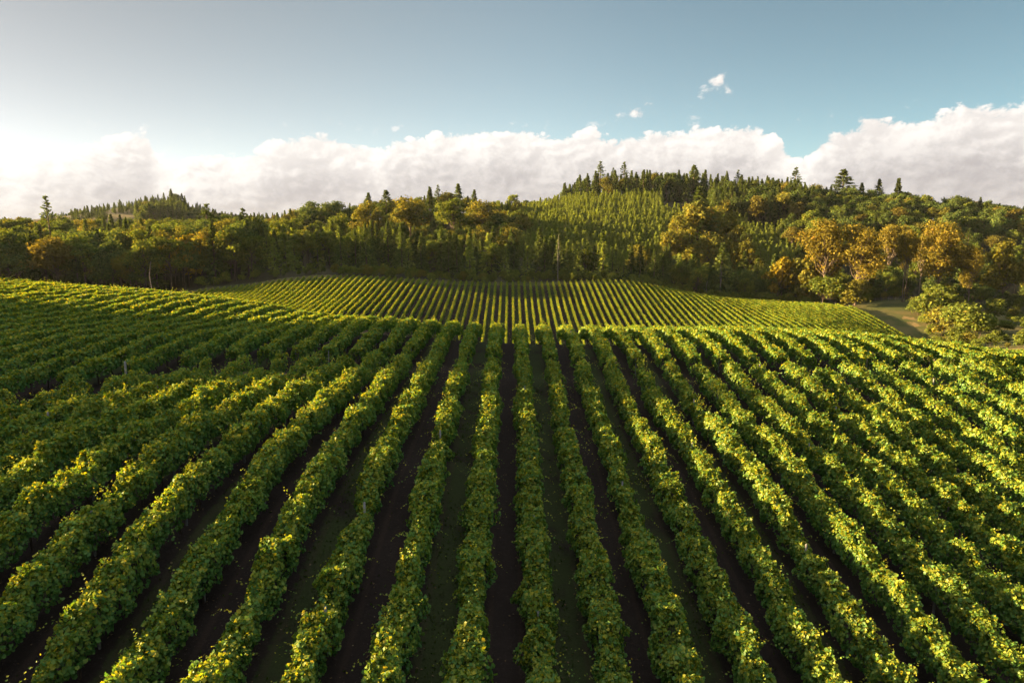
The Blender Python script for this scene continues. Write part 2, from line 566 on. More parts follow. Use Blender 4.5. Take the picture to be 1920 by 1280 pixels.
def axis(segs):
    out = [segs[0][0]]
    for (a, b, step0, step1) in segs:
        x = a
        while x < b - 1e-6:
            f = (x - a) / (b - a)
            x = min(b, x + step0 + (step1 - step0) * f)
            out.append(x)
    return np.array(out)


GX = np.concatenate([-axis([(105, 190, 1.5, 8), (190, 700, 8, 60), (700, 2600, 60, 400)])[::-1], axis([(-104, 150, 1.5, 1.5), (150, 240, 1.5, 8), (240, 900, 8, 60), (900, 2600, 60, 400)])])
GY = axis([(-400, -20, 40, 4), (-20, 120, 1.5, 1.5), (120, 330, 2.0, 2.0), (330, 600, 3, 7), (600, 1200, 8, 14), (1200, 2600, 40, 400)])
_gx, _gy = np.meshgrid(GX, GY)
_r = np.hypot(_gx, _gy)
_f = np.clip((_r - 1300) / 900, 0, 1)
GZ = _tps(_gx, _gy)
GZ = np.clip(GZ, -60, 70) * (1 - _f) + (-2.0) * _f


def gz(x, y):
    """ground height (relative to the camera) by bilinear lookup"""
    x = np.asarray(x, float); y = np.asarray(y, float)
    i = np.clip(np.searchsorted(GX, x) - 1, 0, len(GX) - 2)
    j = np.clip(np.searchsorted(GY, y) - 1, 0, len(GY) - 2)
    fx = np.clip((x - GX[i]) / (GX[i + 1] - GX[i]), 0, 1)
    fy = np.clip((y - GY[j]) / (GY[j + 1] - GY[j]), 0, 1)
    return (GZ[j, i] * (1 - fx) + GZ[j, i + 1] * fx) * (1 - fy) + (GZ[j + 1, i] * (1 - fx) + GZ[j + 1, i + 1] * fx) * fy


def project(x, y, z):
    d = y * cp - z * sp_
    return U0 + FPX * x / d, 640 - FPX * (y * sp_ + z * cp) / d, d


def xy_at(u, d):
    """world x, y of the ground under picture column u at depth d"""
    x = (u - U0) / FPX * d
    y = d
    for _ in range(6):
        y = (d + float(gz(x, y)) * sp_) / cp
    return x, y


def z_for_v(y, v):
    """height at which a point at distance y shows on picture row v"""
    k = (640.0 - v) / FPX
    return y * (k * cp - sp_) / (cp + k * sp_)


# headland track between the two near blocks
TRX = np.array([-120, -45, -30.6, -23, -14.6, -8, 0, 12, 60, 120])
TWX = np.array([-120, -25, -8, 14, 30, 34, 120])      # and its width
TWY = np.array([5.0, 4.4, 1.0, .8, .6, .6, .6])
TRY = np.array([-60, 18.0, 40.5, 52.0, 57.0, 57.0, 56.0, 56.0, 55.0, 52])


def track_y(x):
    return np.interp(x, TRX, TRY)


def track_w(x):
    return np.interp(x, TWX, TWY)


CRX = np.array([-120, -78, -59, -47, -32, -15, -4.5, 7, 22, 32, 37, 45, 60])
CRY = np.array([104, 105, 101, 97, 91, 75, 68, 66, 66, 64, 62, 59, 56])
FBX = np.array([-130, -100, -70, -45, 0, 60, 120, 140])     # far block, near end
FBY = np.array([258, 240, 222, 212, 206, 206, 206, 208])
FTX = np.array([-140, -125, -100, -75, -60, 0, 60, 95, 112, 128, 134, 136])    # far block, wood end
FTY = np.array([276, 277, 278, 281, 284, 290, 294, 295, 294, 284, 268, 256])

# ------------------------------------------------------------------ ground sheet
def build_ground():
    nx, ny = len(GX), len(GY)
    V = np.stack([_gx, _gy, GZ + CAMZ], -1).reshape(-1, 3)
    idx = np.arange(nx * ny).reshape(ny, nx)
    Q = np.stack([idx[:-1, :-1], idx[:-1, 1:], idx[1:, 1:], idx[1:, :-1]], -1).reshape(-1, 4)
    x, y = _gx, _gy
    ty = track_y(x)
    cr = np.interp(x, CRX, CRY) + 16
    near = (y < ty + np.where(x > -11, track_w(x) + .2, 0)) & (y > -40) & (x > -60) & (x < 75)
    beyond = (y > ty + track_w(x)) & (y < cr) & (x > -88) & (x < 62)
    far = (y > np.interp(x, FBX, FBY) - 3) & (y < np.interp(x, FTX, FTY) + 1.0) & (x > -139) & (x < 137)
    soil = (near | beyond | far).astype(np.float32)
    dry = ((y >= ty) & (y <= ty + track_w(x)) & (x > -100) & (x < -11)).astype(np.float32)
    # dry bank beside the mown path on the right
    for (u, v, d, r) in ((1704, 597, 258, 1.8), (1716, 606, 250, 1.9)):
        px, py, _ = cam_to_world(u, v, d)
        dry = np.maximum(dry, (np.hypot((x - px), (y - py) * 0.5) < r).astype(np.float32))
    hx, hy = xy_at(229, 835)
    dry = np.maximum(dry, ((np.abs(x - hx) < 17) & (np.abs(y - hy) < 40)).astype(np.float32))
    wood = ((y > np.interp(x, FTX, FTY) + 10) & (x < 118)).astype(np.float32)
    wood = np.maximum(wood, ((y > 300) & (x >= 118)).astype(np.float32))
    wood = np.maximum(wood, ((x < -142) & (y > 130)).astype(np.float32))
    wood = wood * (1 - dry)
    m, t = new_mat('ground_cover')
    out = t.n('ShaderNodeOutputMaterial')
    pos = t.n('ShaderNodeNewGeometry').outputs['Position']
    A = lambda n: t.n('ShaderNodeAttribute', attribute_name=n).outputs['Fac']
    n1 = t.noise(pos, 0.35, 8, .65)
    n2 = t.noise(pos, 2.6, 8, .7)
    n3 = t.noise(pos, 11.0, 6, .7)
    n4 = t.noise(pos, 0.05, 5, .6)
    grass = t.mix(n2, (.030, .045, .012), (.075, .080, .022))
    grass = t.mix(t.smooth(n4, .40, .66), grass, (.105, .088, .035))
    soil_c = t.mix(n2, (.014, .0105, .009), (.032, .023, .018))
    soil_c = t.mix(t.smooth(n3, .58, .75), soil_c, (.085, .064, .048))
    # alleys: every second one carries a thin green cover, with wheel tracks
    sx = t.n('ShaderNodeSeparateXYZ', {0: pos}).outputs[0]
    al = t.m('ADD', t.m('MULTIPLY', sx, 1 / SP), 0.58)
    par = t.m('ABSOLUTE', t.m('SUBTRACT', t.m('FRACT', t.m('MULTIPLY', al, 0.5)), 0.25))      # < .25 in even alleys
    odd = t.smooth(par, .235, .265)
    within = t.m('ABSOLUTE', t.m('SUBTRACT', t.m('FRACT', al), 0.5))                          # 0 in the middle of an alley
    strip = t.smooth(t.m('ADD', within, t.m('MULTIPLY', t.m('SUBTRACT', n2, .5), .35)), .36, .28)
    cover = t.m('MULTIPLY', t.m('MULTIPLY', odd, strip), t.smooth(n1, .30, .52))
    soil_c = t.mix(t.m('MULTIPLY', cover, 0.8), soil_c, t.mix(n3, (.020, .032, .010), (.045, .058, .016)))
    rut = t.smooth(t.m('ABSOLUTE', t.m('SUBTRACT', within, .25)), .07, .02)
    soil_c = t.mix(t.m('MULTIPLY', rut, .35), soil_c, (.044, .030, .021))
    dry_c = t.mix(n2, (.095, .072, .032), (.23, .165, .072))
    dry_c = t.mix(t.smooth(n1, .45, .65), dry_c, (.06, .062, .02))
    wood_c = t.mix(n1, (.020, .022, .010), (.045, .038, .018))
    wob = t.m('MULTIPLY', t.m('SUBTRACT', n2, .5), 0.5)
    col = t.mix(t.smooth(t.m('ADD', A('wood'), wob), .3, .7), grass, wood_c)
    col = t.mix(t.smooth(t.m('ADD', A('soil'), wob), .3, .7), col, soil_c)
    col = t.mix(t.smooth(t.m('ADD', A('dry'), wob), .3, .75), col, dry_c)
    bh = t.m('ADD', t.m('MULTIPLY', n2, .6), t.m('MULTIPLY', n3, .4))
    b = t.n('ShaderNodeBump', {'Strength': .9, 'Distance': .12, 'Height': bh})
    p = t.n('ShaderNodeBsdfPrincipled', {'Base Color': col, 'Roughness': .95, 'Normal': b.outputs[0]})
    p.inputs['Specular IOR Level'].default_value = .1
    t.link(p.outputs[0], out.inputs[0])
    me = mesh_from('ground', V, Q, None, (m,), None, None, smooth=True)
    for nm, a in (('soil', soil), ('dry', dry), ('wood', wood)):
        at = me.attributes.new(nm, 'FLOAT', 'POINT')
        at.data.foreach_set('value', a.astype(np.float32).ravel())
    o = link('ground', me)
    tag(o, 'rolling hillside of dark vineyard soil, grass and forest floor', None, None, 'structure')


build_ground()

# ------------------------------------------------------------------ vine rows
ONES = 'zero first second third fourth fifth sixth seventh eighth ninth tenth eleventh twelfth thirteenth fourteenth fifteenth sixteenth seventeenth eighteenth nineteenth'.split()
TENS = {2: ('twentieth', 'twenty'), 3: ('thirtieth', 'thirty'), 4: ('fortieth', 'forty'), 5: ('fiftieth', 'fifty'), 6: ('sixtieth', 'sixty')}


def ordinal(k):
    if k < 20:
        return ONES[k]
    a, b = divmod(k, 10)
    return TENS[a][0] if b == 0 else TENS[a][1] + '-' + ONES[b]


def vine_foliage(X, y0, y1, seed, lod, rng):
    """all leaves of one row; lod: list of (leaf size, leaves per metre, kind) chosen by distance"""
    g = Geo()
    step = 4.0
    a = y0
    while a < y1 - 0.05:
        b = min(a + step, y1)
        ym = (a + b) / 2
        size, per, kind = lod(X, ym)
        n = int(per * (b - a))
        t = rng.uniform(a, b, n)
        # a weak vine now and then: thinner stretch of the hedge
        weak = np.clip((noise1(t / 2.3, seed + 5) - 0.74) * 4.0, 0, 0.7) * (1.0 if size < .19 else .3)
        amp = 1.0 if size < .19 else .42
        h = VT - 0.14 + amp * 0.54 * (noise1(t / 0.5, seed) - 0.5) + amp * 0.58 * (noise1(t / 1.5, seed + 3) - 0.5) - weak * 0.6
        h = np.minimum(h, VT + .22)
        part = rng.random(n)
        sidesel = np.where(rng.random(n) < 0.5, -1.0, 1.0)
        zb = 0.62 + 0.22 * noise1(t / 0.8, seed + 9)
        wl = 0.20 + 0.46 * noise1(t / 0.8, seed + 11) ** 1.3 + 0.18 * noise1(t / 0.35, seed + 15) - weak * 0.2
        wr = 0.20 + 0.46 * noise1(t / 0.8, seed + 21) ** 1.3 + 0.18 * noise1(t / 0.35, seed + 25) - weak * 0.2
        if y0 > 150:
            wl, wr = wl * .72, wr * .72
        w = np.where(sidesel < 0, wl, wr)
        z = zb + (h - zb) * rng.random(n) ** 0.8
        zr = (z - zb) / (h - zb)
        prof = 0.70 + 0.38 * np.sin(np.pi * np.clip(zr * 0.92 + 0.08, 0, 1)) - 0.25 * zr ** 3
        off = sidesel * w * prof * (1 - 0.35 * rng.random(n) ** 2)
        nx = sidesel * 1.0
        N = np.stack([nx + rng.normal(0, .5, n), rng.normal(0, .6, n), 0.45 + rng.normal(0, .5, n)], 1)
        top = part < 0.30
        z = np.where(top, h + rng.normal(0, .05, n) - 0.10 * rng.random(n), z)
        off = np.where(top, rng.uniform(-1, 1, n) * (wl + wr) * 0.42, off)
        N[top] = np.stack([rng.normal(0, .8, n), rng.normal(0, .8, n), np.ones(n) * .8], 1)[top]
        # leaves hang in clumps, with hollows between them
        cl = noise1(t / 0.26 + np.floor(z / 0.30 + 1.3 * noise1(t / 0.6, seed + 31)) * 13.7, seed + 33) - 0.5
        off = off + np.where(top, 0.0, sidesel * cl * 0.36) * amp
        ct = noise1(t / 0.24 + np.floor(off / 0.28 + 1.3 * noise1(t / 0.5, seed + 41)) * 9.1, seed + 43) - 0.5
        z = z + np.where(top, ct * 0.34, 0.0) * amp
        core = part > 0.90
        off = np.where(core, rng.uniform(-.5, .5, n) * w, off)
        N[core] = rng.normal(size=(n, 3))[core]
        P = np.stack([X + off, t, z], 1)
        r = np.clip(rng.beta(3.2, 4.2, n) * 0.70 + 0.02 + 0.40 * (zr - 0.50) + .08 * top + np.where(rng.random(n) < .003, .35, 0), 0, 1)  # yellower young leaves on top; shade low in the hedge put into leaf colour
        s = size * rng.uniform(.55, 1.40, n)
        PP, NN, RR, SS = [P], [N], [r], [s]
        # shoots: up from the hedge top and out into the alley
        ns = rng.poisson((3.2 if size < .2 else (.7 if size < .28 else 1.4)) * (b - a))
        m = max(4, int(9 * min(1.0, 0.16 / size)))
        for _ in range(ns):
            ty = rng.uniform(a, b)
            out_sh = rng.random() < 0.36
            sd_ = rng.choice((-1, 1))
            f = np.linspace(0.1, 1, m)
            L = rng.uniform(.28, .80) if not out_sh else rng.uniform(.45, 1.2)
            hz = VT - 0.1 + 0.55 * (float(noise1(ty / 1.5, seed + 3)) - .5)
            if out_sh:
                zz = hz - rng.uniform(.05, .7)
                q = np.stack([X + sd_ * (.35 + f * L * .8), ty + f * L * rng.normal(0, .5), zz + f * L * rng.uniform(-.1, .55) - .55 * L * f * f], 1)
            else:
                q = np.stack([X + rng.uniform(-.25, .25) + f * L * rng.normal(0, .4), ty + f * L * rng.normal(0, .4), hz + f * L * .75], 1)
            q += rng.normal(0, .03, q.shape)
            PP.append(q)
            NN.append(np.stack([rng.normal(0, .6, m), rng.normal(0, .6, m), np.ones(m)], 1))
            RR.append(np.clip(rng.uniform(.30, .72, m) + np.where(rng.random(m) < .02, .2, 0), 0, 1))
            SS.append(size * rng.uniform(.5, .95, m) * (1.1 - .45 * f))
        P = np.concatenate(PP); N = np.concatenate(NN); r = np.concatenate(RR); s = np.concatenate(SS)
        P[:, 2] += gz(P[:, 0] * 0 + X, P[:, 1]) + CAMZ
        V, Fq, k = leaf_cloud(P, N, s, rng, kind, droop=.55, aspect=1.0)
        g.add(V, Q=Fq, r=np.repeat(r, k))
        a = b
    return g


def post_mesh(name, h, r):
    V, Q, T = tube([(0, 0, -.3), (0, 0, h * .5), (0, 0, h)], [r, r, r * .96], 8)
    return Geo().add(V, Q, T).mesh(name, (M_POST,))


def trunk_mesh(k):
    rr = random.Random(k)
    p = [(0, 0, -.1), (rr.uniform(-.05, .05), rr.uniform(-.05, .05), .3), (rr.uniform(-.06, .06), rr.uniform(-.08, .08), .65), (rr.uniform(-.03, .03), 0, .95)]
    g = Geo()
    g.add(*tube(p, [.055, .04, .035, .04], 6))
    for s in (-1, 1):
        g.add(*tube([p[-1], (0, s * .35, 1.02), (0, s * .8, 1.03)], [.032, .024, .016], 5))
    return g.mesh('vine_trunk', (M_VWOOD,))


POST = post_mesh('trellis_post', 1.8, .05)
ENDPOST = post_mesh('end_post', 2.15, .085)
TRUNKS = [trunk_mesh(k) for k in range(5)]


def row_object(nm, X, y0, y1, seed, lod, mat, label, cat, group, posts=True, trunks=0, endposts=()):
    rng = np.random.default_rng(1000 + seed)
    ym = y0
    root = link(nm, None, None, (X, ym, float(gz(X, ym)) + CAMZ))
    tag(root, label, cat, group)
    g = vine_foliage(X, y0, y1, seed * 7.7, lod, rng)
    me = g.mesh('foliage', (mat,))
    f = link('foliage', me, root)
    f.location = -root.location
    def put(n, data, y, rz=0.0, dx=0.0):
        o = link(n, data, root)
        o.location = Vector((X + dx, y, float(gz(X + dx, y)) + CAMZ)) - root.location
        o.rotation_euler = (rng.normal(0, .012), rng.normal(0, .012), rz)
    if posts:
        y = y0 + (seed * 2.37) % 6.4
        while y < y1:
            put('post', POST, y)
            y += 6.4
    for y in endposts:
        put('end_post', ENDPOST, y)
    if trunks:
        y = y0 + 0.6
        k = 0
        while y < min(y1, y0 + trunks):
            put('vine_trunk', TRUNKS[(k * 3 + seed) % 5], y, rng.uniform(0, .3))
            y += 1.75
            k += 1
    return root


def lod_near(X, y):
    d = math.hypot(X, y) * 0.92
    if d < 32:
        return (.114, 1050, 'vine')
    if d < 46:
        return (.128, 780, 'vine')
    return (.152, 520, 'kite')


def lod_beyond(X, y):
    return (.20, 310, 'kite') if y < 90 else (.24, 220, 'kite')


def lod_far(X, y):
    return (.30, 105, 'kite')


def row_x(k):
    return (k - 0.58) * SP


def build_rows():
    # near block: rows that cross the picture below the headland track
    for k in range(-19, 27):
        X = row_x(k)
        y1 = float(track_y(X)) - 0.3
        y0 = max(13.0, abs(X) * 0.85 - 4.0) if X > 0 else max(12.0, abs(X) * 0.65 - 2.0)
        if y1 - y0 < 3:
            continue
        side, n = ('right', k) if k > 0 else ('left', 1 - k)
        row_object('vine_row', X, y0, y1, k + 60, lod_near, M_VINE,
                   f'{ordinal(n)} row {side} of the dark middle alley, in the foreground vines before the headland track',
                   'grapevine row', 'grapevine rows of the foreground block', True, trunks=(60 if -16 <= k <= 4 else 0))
    # block on the rise past the track
    for k in range(-36, 25):
        X = row_x(k)
        y0 = float(track_y(X) + track_w(X)) + .2
        vis = (abs(X) - 8) * 1.33
        y0 = max(y0, vis) if vis > y0 else y0
        y1 = float(np.interp(X, CRX, CRY)) + 12
        if y1 - y0 < 4:
            continue
        side, n = ('right', k) if k > 0 else ('left', 1 - k)
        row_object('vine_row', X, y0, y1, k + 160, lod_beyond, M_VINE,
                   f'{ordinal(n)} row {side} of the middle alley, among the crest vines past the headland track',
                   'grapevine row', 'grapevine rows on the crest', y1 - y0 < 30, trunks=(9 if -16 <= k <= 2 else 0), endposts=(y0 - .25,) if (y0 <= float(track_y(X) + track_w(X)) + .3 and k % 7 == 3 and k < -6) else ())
    # far field
    for k in range(-51, 57):
        X = row_x(k)
        y0 = float(np.interp(X, FBX, FBY))
        y1 = float(np.interp(X, FTX, FTY))
        if y1 - y0 < 6:
            continue
        side, n = ('right', k) if k > 0 else ('left', 1 - k)
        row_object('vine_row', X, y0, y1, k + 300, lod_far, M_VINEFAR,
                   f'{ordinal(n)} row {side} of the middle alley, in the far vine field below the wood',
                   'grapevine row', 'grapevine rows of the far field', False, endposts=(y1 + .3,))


build_rows()


def build_weeds():
    """thin green cover and dead leaves in the alleys of the foreground"""
    rng = np.random.default_rng(5)
    n = 60000
    x = rng.uniform(-36, 48, n)
    y = rng.uniform(14, 57, n)
    al = x / SP + 0.58
    odd = np.floor(al).astype(int) % 2 != 0
    within = np.abs(al - np.floor(al) - .5)
    keep = (y < track_y(x)) & (np.abs(x) < y * .82 + 4) & (noise1(x * .7 + 50, 3) * noise1(y / 2.2 + np.floor(al) * 7.7, 8) > .20) & (within < .33) & (odd | (rng.random(n) < .12))
    x, y, odd = x[keep], y[keep], odd[keep]
    n = len(x)
    s = rng.uniform(.07, .19, n)
    P = np.stack([x, y, gz(x, y) + CAMZ + s * .35], 1)
    N = unit(np.stack([rng.normal(0, 1, n), rng.normal(0, 1, n), rng.normal(0, .5, n) + .3], 1))
    g = Geo()
    V, F, k = leaf_cloud(P, N, s, rng, 'kite', droop=.1, aspect=.5)
    g.add(V, Q=F, r=np.repeat(rng.random(n) * .5, k))
    o = link('alley_weeds', g.mesh('alley_weeds', (M_WEED,)))
    tag(o, 'sparse dark green weeds and grass in every second vineyard alley', 'weeds', None, 'stuff')
    n = 9000
    x = rng.uniform(-36, 48, n); y = rng.uniform(14, 57, n)
    keep = (y < track_y(x)) & (np.abs(x) < y * .82 + 4)
    x, y = x[keep], y[keep]
    n = len(x)
    P = np.stack([x, y, gz(x, y) + CAMZ + .03], 1)
    N = np.stack([rng.normal(0, .35, n), rng.normal(0, .35, n), np.ones(n)], 1)
    g = Geo()
    V, F, k = leaf_cloud(P, N, rng.uniform(.06, .11, n), rng, 'kite', droop=0, aspect=.9)
    g.add(V, Q=F, r=np.repeat(rng.random(n), k))
    o = link('fallen_leaves', g.mesh('fallen_leaves', (M_LITTER,)))
    tag(o, 'dry fallen vine leaves scattered over the alley soil', 'leaves', None, 'stuff')


M_WEED = leaf_mat('alley_weed', [(0, (.035, .060, .015)), (1, (.09, .115, .03))], trans=.3, gloss=0)
M_LITTER = leaf_mat('leaf_litter', [(0, (.09, .055, .03)), (.7, (.14, .10, .06)), (1, (.20, .16, .10))], trans=.2, gloss=0)
build_weeds()

# ------------------------------------------------------------------ trees
M_BARK = bark_mat('tree_bark', (.045, .033, .024), (.13, .10, .075), 3.0)
M_PALEBARK = bark_mat('pale_bark', (.085, .065, .048), (.19, .155, .12), 3.0)
M_OAK = leaf_mat('oak_gold_leaves', [(0, (.084, .080, .018)), (.5, (.158, .138, .025)), (.9, (.24, .19, .030)), (1, (.26, .16, .03))], trans=.40, tcol=(1.3, 1.1, .4), gloss=0, objvar=.3, nscale=.10, nvar=.25)
M_DEADWOOD = bark_mat('dead_wood', (.10, .09, .08), (.22, .20, .18), 3.0)
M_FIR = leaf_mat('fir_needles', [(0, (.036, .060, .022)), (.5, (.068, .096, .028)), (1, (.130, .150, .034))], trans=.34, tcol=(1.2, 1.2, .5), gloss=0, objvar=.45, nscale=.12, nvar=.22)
M_YOUNG = leaf_mat('young_fir_needles', [(0, (.088, .132, .038)), (.5, (.158, .205, .048)), (1, (.255, .285, .064))], trans=.42, tcol=(1.3, 1.2, .4), gloss=0, objvar=.4, nscale=.05, nvar=.22)
M_GREEN = leaf_mat('green_leaves', [(0, (.054, .082, .019)), (.5, (.100, .132, .025)), (.9, (.175, .185, .030)), (1, (.20, .17, .03))], trans=.35, tcol=(1.3, 1.2, .4), gloss=0, objvar=.5, nscale=.10, nvar=.25, goldobj=(.14, (.140, .125, .024)))
M_GOLD = leaf_mat('gold_leaves', [(0, (.070, .082, .020)), (.5, (.132, .138, .027)), (.9, (.215, .195, .034)), (1, (.26, .17, .03))], trans=.38, tcol=(1.3, 1.1, .4), gloss=0, objvar=.4, nscale=.10, nvar=.25)
M_DARK = leaf_mat('dark_oak_leaves', [(0, (.038, .066, .022)), (.5, (.068, .104, .029)), (1, (.125, .145, .034))], trans=.36, tcol=(1.3, 1.1, .45), gloss=0, objvar=.5, nscale=.10, nvar=.25, goldobj=(.12, (.130, .100, .02)))
M_AMBER = leaf_mat('amber_leaves', [(0, (.064, .072, .015)), (.5, (.118, .122, .020)), (1, (.21, .185, .027))], trans=.36, tcol=(1.3, 1.1, .4), gloss=0, objvar=.4, nscale=.10, nvar=.25)
M_YELLOW = leaf_mat('yellow_leaves', [(0, (.10, .09, .012)), (.6, (.20, .16, .018)), (1, (.28, .21, .025))], trans=.4, tcol=(1.3, 1.1, .3), gloss=0, nscale=.2, nvar=.2)


def cards(P, tip, N, ln, wd, fold=.12):
    """long leaf cards: from P along tip, lying across N"""
    n = len(P)
    tip = unit(tip)
    N = unit(N - tip * (N * tip).sum(1, keepdims=True))
    side = np.cross(N, tip)
    ln = np.broadcast_to(ln, (n,))[:, None]
    wd = np.broadcast_to(wd, (n,))[:, None]
    V = np.stack([P, P + tip * ln * .45 + side * wd * .5 + N * fold * wd, P + tip * ln, P + tip * ln * .45 - side * wd * .5 + N * fold * wd], 1).reshape(-1, 3)
    Q = np.array([[0, 1, 2, 3]])[None] + np.arange(n)[:, None, None] * 4
    return V, Q.reshape(-1, 4)


def make_fir(seed, H=20.0, Rm=3.6, step=.50, nb=8, base=.06, gap=.12, sprays=5, lw=1.5):
    rng = np.random.default_rng(seed)
    trunk = Geo().add(*tube([(0, 0, -.6), (0, 0, H * .3), (rng.normal(0, .1), rng.normal(0, .1), H * .7), (0, 0, H * .99)], [H * .017, H * .013, H * .007, .02], 7))
    P, T, N, Ln, Wd, r = [], [], [], [], [], []
    z = base * H
    lob = rng.random(12)
    while z < H * .985:
        t = (z - base * H) / (H * (1 - base))
        for b in range(nb):
            if rng.random() < gap:
                continue
            az = rng.uniform(0, 2 * math.pi)
            L = Rm * (1 - t) ** .88 * (.60 + .50 * rng.random()) * (.72 + .5 * lob[int(az * 12 / 6.284) % 12])
            L = max(L, .34)
            el = math.radians(-16 + 52 * t + rng.normal(0, 7))
            d = np.array([math.cos(az) * math.cos(el), math.sin(az) * math.cos(el), math.sin(el)])
            rb = rng.uniform(0, .4)
            for k in range(sprays):
                f = (.30 + .70 * (k + rng.random() * .7) / sprays)
                p = np.array([0, 0, z]) + d * L * f + np.array([0, 0, -.10 * L * f * f])
                tip = d + rng.normal(0, .42, 3) + np.array([0, 0, -.28])
                P.append(p - tip * .2); T.append(tip); N.append(np.array([d[0] * .5, d[1] * .5, .8]) + rng.normal(0, .4, 3))
                s = lw * (.6 + .5 * rng.random()) * (.55 + .45 * (1 - t))
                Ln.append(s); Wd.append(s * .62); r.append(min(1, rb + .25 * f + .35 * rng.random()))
        z += step * (1.0 - .45 * t) * rng.uniform(.8, 1.2)
    P.append(np.array([0, 0, H * .965])); T.append(np.array([0, 0, 1.])); N.append(np.array([1., 0, 0])); Ln.append(H * .05); Wd.append(.22); r.append(.6)
    g = Geo()
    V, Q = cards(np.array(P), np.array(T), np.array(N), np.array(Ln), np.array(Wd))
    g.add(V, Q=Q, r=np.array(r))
    return trunk, g


def make_broad(seed, H=16.0, W=6.0, base=.28, blobs=34, per=95, ls=.62, squash=.8, open_=.0, lean=0.0, trunks=1):
    """broadleaf: trunk, limbs to every clump, clumps of leaves spread unevenly through the crown"""
    rng = np.random.default_rng(seed)
    trunk = Geo()
    g = Geo()
    cz = H * (base + (1 - base) * .52)
    hz = H * (1 - base) * .52
    C = []
    tries = 0
    # an uneven crown: a handful of main domes, the clumps gather on them
    domes = []
    for k in range(5 if H > 6 else 3):
        a = rng.uniform(0, 6.283)
        rr = W * rng.uniform(.15, .55)
        domes.append((math.cos(a) * rr, math.sin(a) * rr, cz + hz * rng.uniform(-.35, .45), rng.uniform(.50, .85)))
    domes.append((0, 0, cz + hz * .35, .75))
    while len(C) < blobs and tries < 4000:
        tries += 1
        dm = domes[rng.integers(len(domes))]
        d = unit(rng.normal(size=3) + np.array([0, 0, .25]))
        rad = rng.uniform(.55, 1.0)
        p = np.array([dm[0] + d[0] * W * .62 * dm[3] * rad, dm[1] + d[1] * W * .62 * dm[3] * rad, dm[2] + d[2] * hz * .62 * dm[3] * rad])
        if p[2] > H * .97 or p[2] < H * base * .8:
            continue
        if any(np.linalg.norm(p - c[:3]) < W * .17 for c in C):
            continue
        C.append(np.array([*p, W * rng.uniform(.17, .30)]))
    top = max(c[2] + c[3] * .7 for c in C)
    fork = H * (base + .10)
    lx = lean * H
    for q in range(trunks):
        ox = (q - (trunks - 1) / 2) * W * .22
        trunk.add(*tube([(ox * .5, 0, -.6), (ox * .7 + rng.normal(0, .1), 0, fork * .5), (ox + lx * .3, rng.normal(0, .15), fork), (ox * 1.1 + lx * .6, rng.normal(0, .2), H * .62), (ox * 1.3 + lx * .8, 0, H * .82)],
                        np.array([.0150, .0115, .0100, .006, .002]) * H / trunks ** .4, 7))
    for c in C:
        p = c[:3]
        if open_ < rng.random():
            a = np.array([lx * .3, 0, p[2] * rng.uniform(.50, .82)])
            mid = (a + p) / 2 + rng.normal(0, .05 * W, 3) + np.array([0, 0, -.03 * H])
            trunk.add(*tube([a, mid, p], np.array([.0055, .004, .0015]) * H, 5))
        n = int(per * (c[3] / (W * .235)) ** 2)
        d = unit(rng.normal(size=(n, 3)) + np.array([0, 0, .20]))
        rad = c[3] * rng.random(n) ** .4 * (1 + .25 * rng.normal(size=n))
        Q = p + d * rad[:, None] * np.array([1.15, 1.15, squash])
        N = d * .9 + rng.normal(0, .55, (n, 3)) + np.array([0, 0, .25])
        r = np.clip(rng.beta(2.2, 2.4, n) + rng.normal(0, .10), 0, 1)
        V, F, k = leaf_cloud(Q, N, ls * rng.uniform(.6, 1.3, n), rng, 'kite', droop=.35, aspect=.85)
        g.add(V, Q=F, r=np.repeat(r, k))
    return trunk, g


PROTO = {}


def register(kind, trunk, crown, mt, mc, H):
    i = len(PROTO.setdefault(kind, []))
    joined = Geo().merge(trunk, 0).merge(crown, 1)
    PROTO[kind].append(dict(trunk=trunk.mesh('trunk', (mt,)), crown=crown.mesh('crown', (mc,)), joined=joined.mesh(kind, (mt, mc)), H=H))


for s in range(5):
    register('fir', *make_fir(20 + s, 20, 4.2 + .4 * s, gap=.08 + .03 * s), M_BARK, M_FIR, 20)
for s in range(3):
    register('sparse', *make_fir(30 + s, 20, 4.6 + .4 * s, step=.62, nb=7, gap=.36, sprays=5, lw=1.25, base=.10), M_BARK, M_FIR, 20)
for s in range(2):
    register('green2', *make_broad(66 + s, 16, 5.2, .15, 34), M_BARK, M_AMBER, 16)
for s in range(4):
    register('young', *make_fir(40 + s, 10, 2.3 + .2 * s, step=.50, nb=7, base=.03, sprays=3, lw=1.25), M_BARK, M_YOUNG, 10)
for s in range(5):
    register('green', *make_broad(60 + s, 16, 5.0 + .5 * s, .22, 30 + 2 * s), M_BARK, M_GREEN, 16)
for s in range(4):
    register('gold', *make_broad(70 + s, 16, 5.4 + .5 * s, .25, 30 + 3 * s), M_BARK, M_GOLD, 16)
for s in range(4):
    register('dark', *make_broad(80 + s, 15, 5.6 + .5 * s, .22, 30 + 2 * s), M_BARK, M_DARK, 15)
for s in range(4):
    register('shrub', *make_broad(90 + s, 5, 2.9 + .3 * s, .05, 20 + 2 * s, per=90, ls=.36), M_BARK, M_GREEN, 5)
for s in range(3):
    register('goldshrub', *make_broad(95 + s, 5, 2.6 + .3 * s, .05, 18 + 2 * s, per=90, ls=.36), M_BARK, M_YELLOW if s == 0 else M_GOLD, 5)
for s in range(2):
    register('lowoak', *make_broad(110 + s, 24, 8.2, .10, 70, per=110, ls=.55, squash=.75), M_BARK, M_OAK, 24)
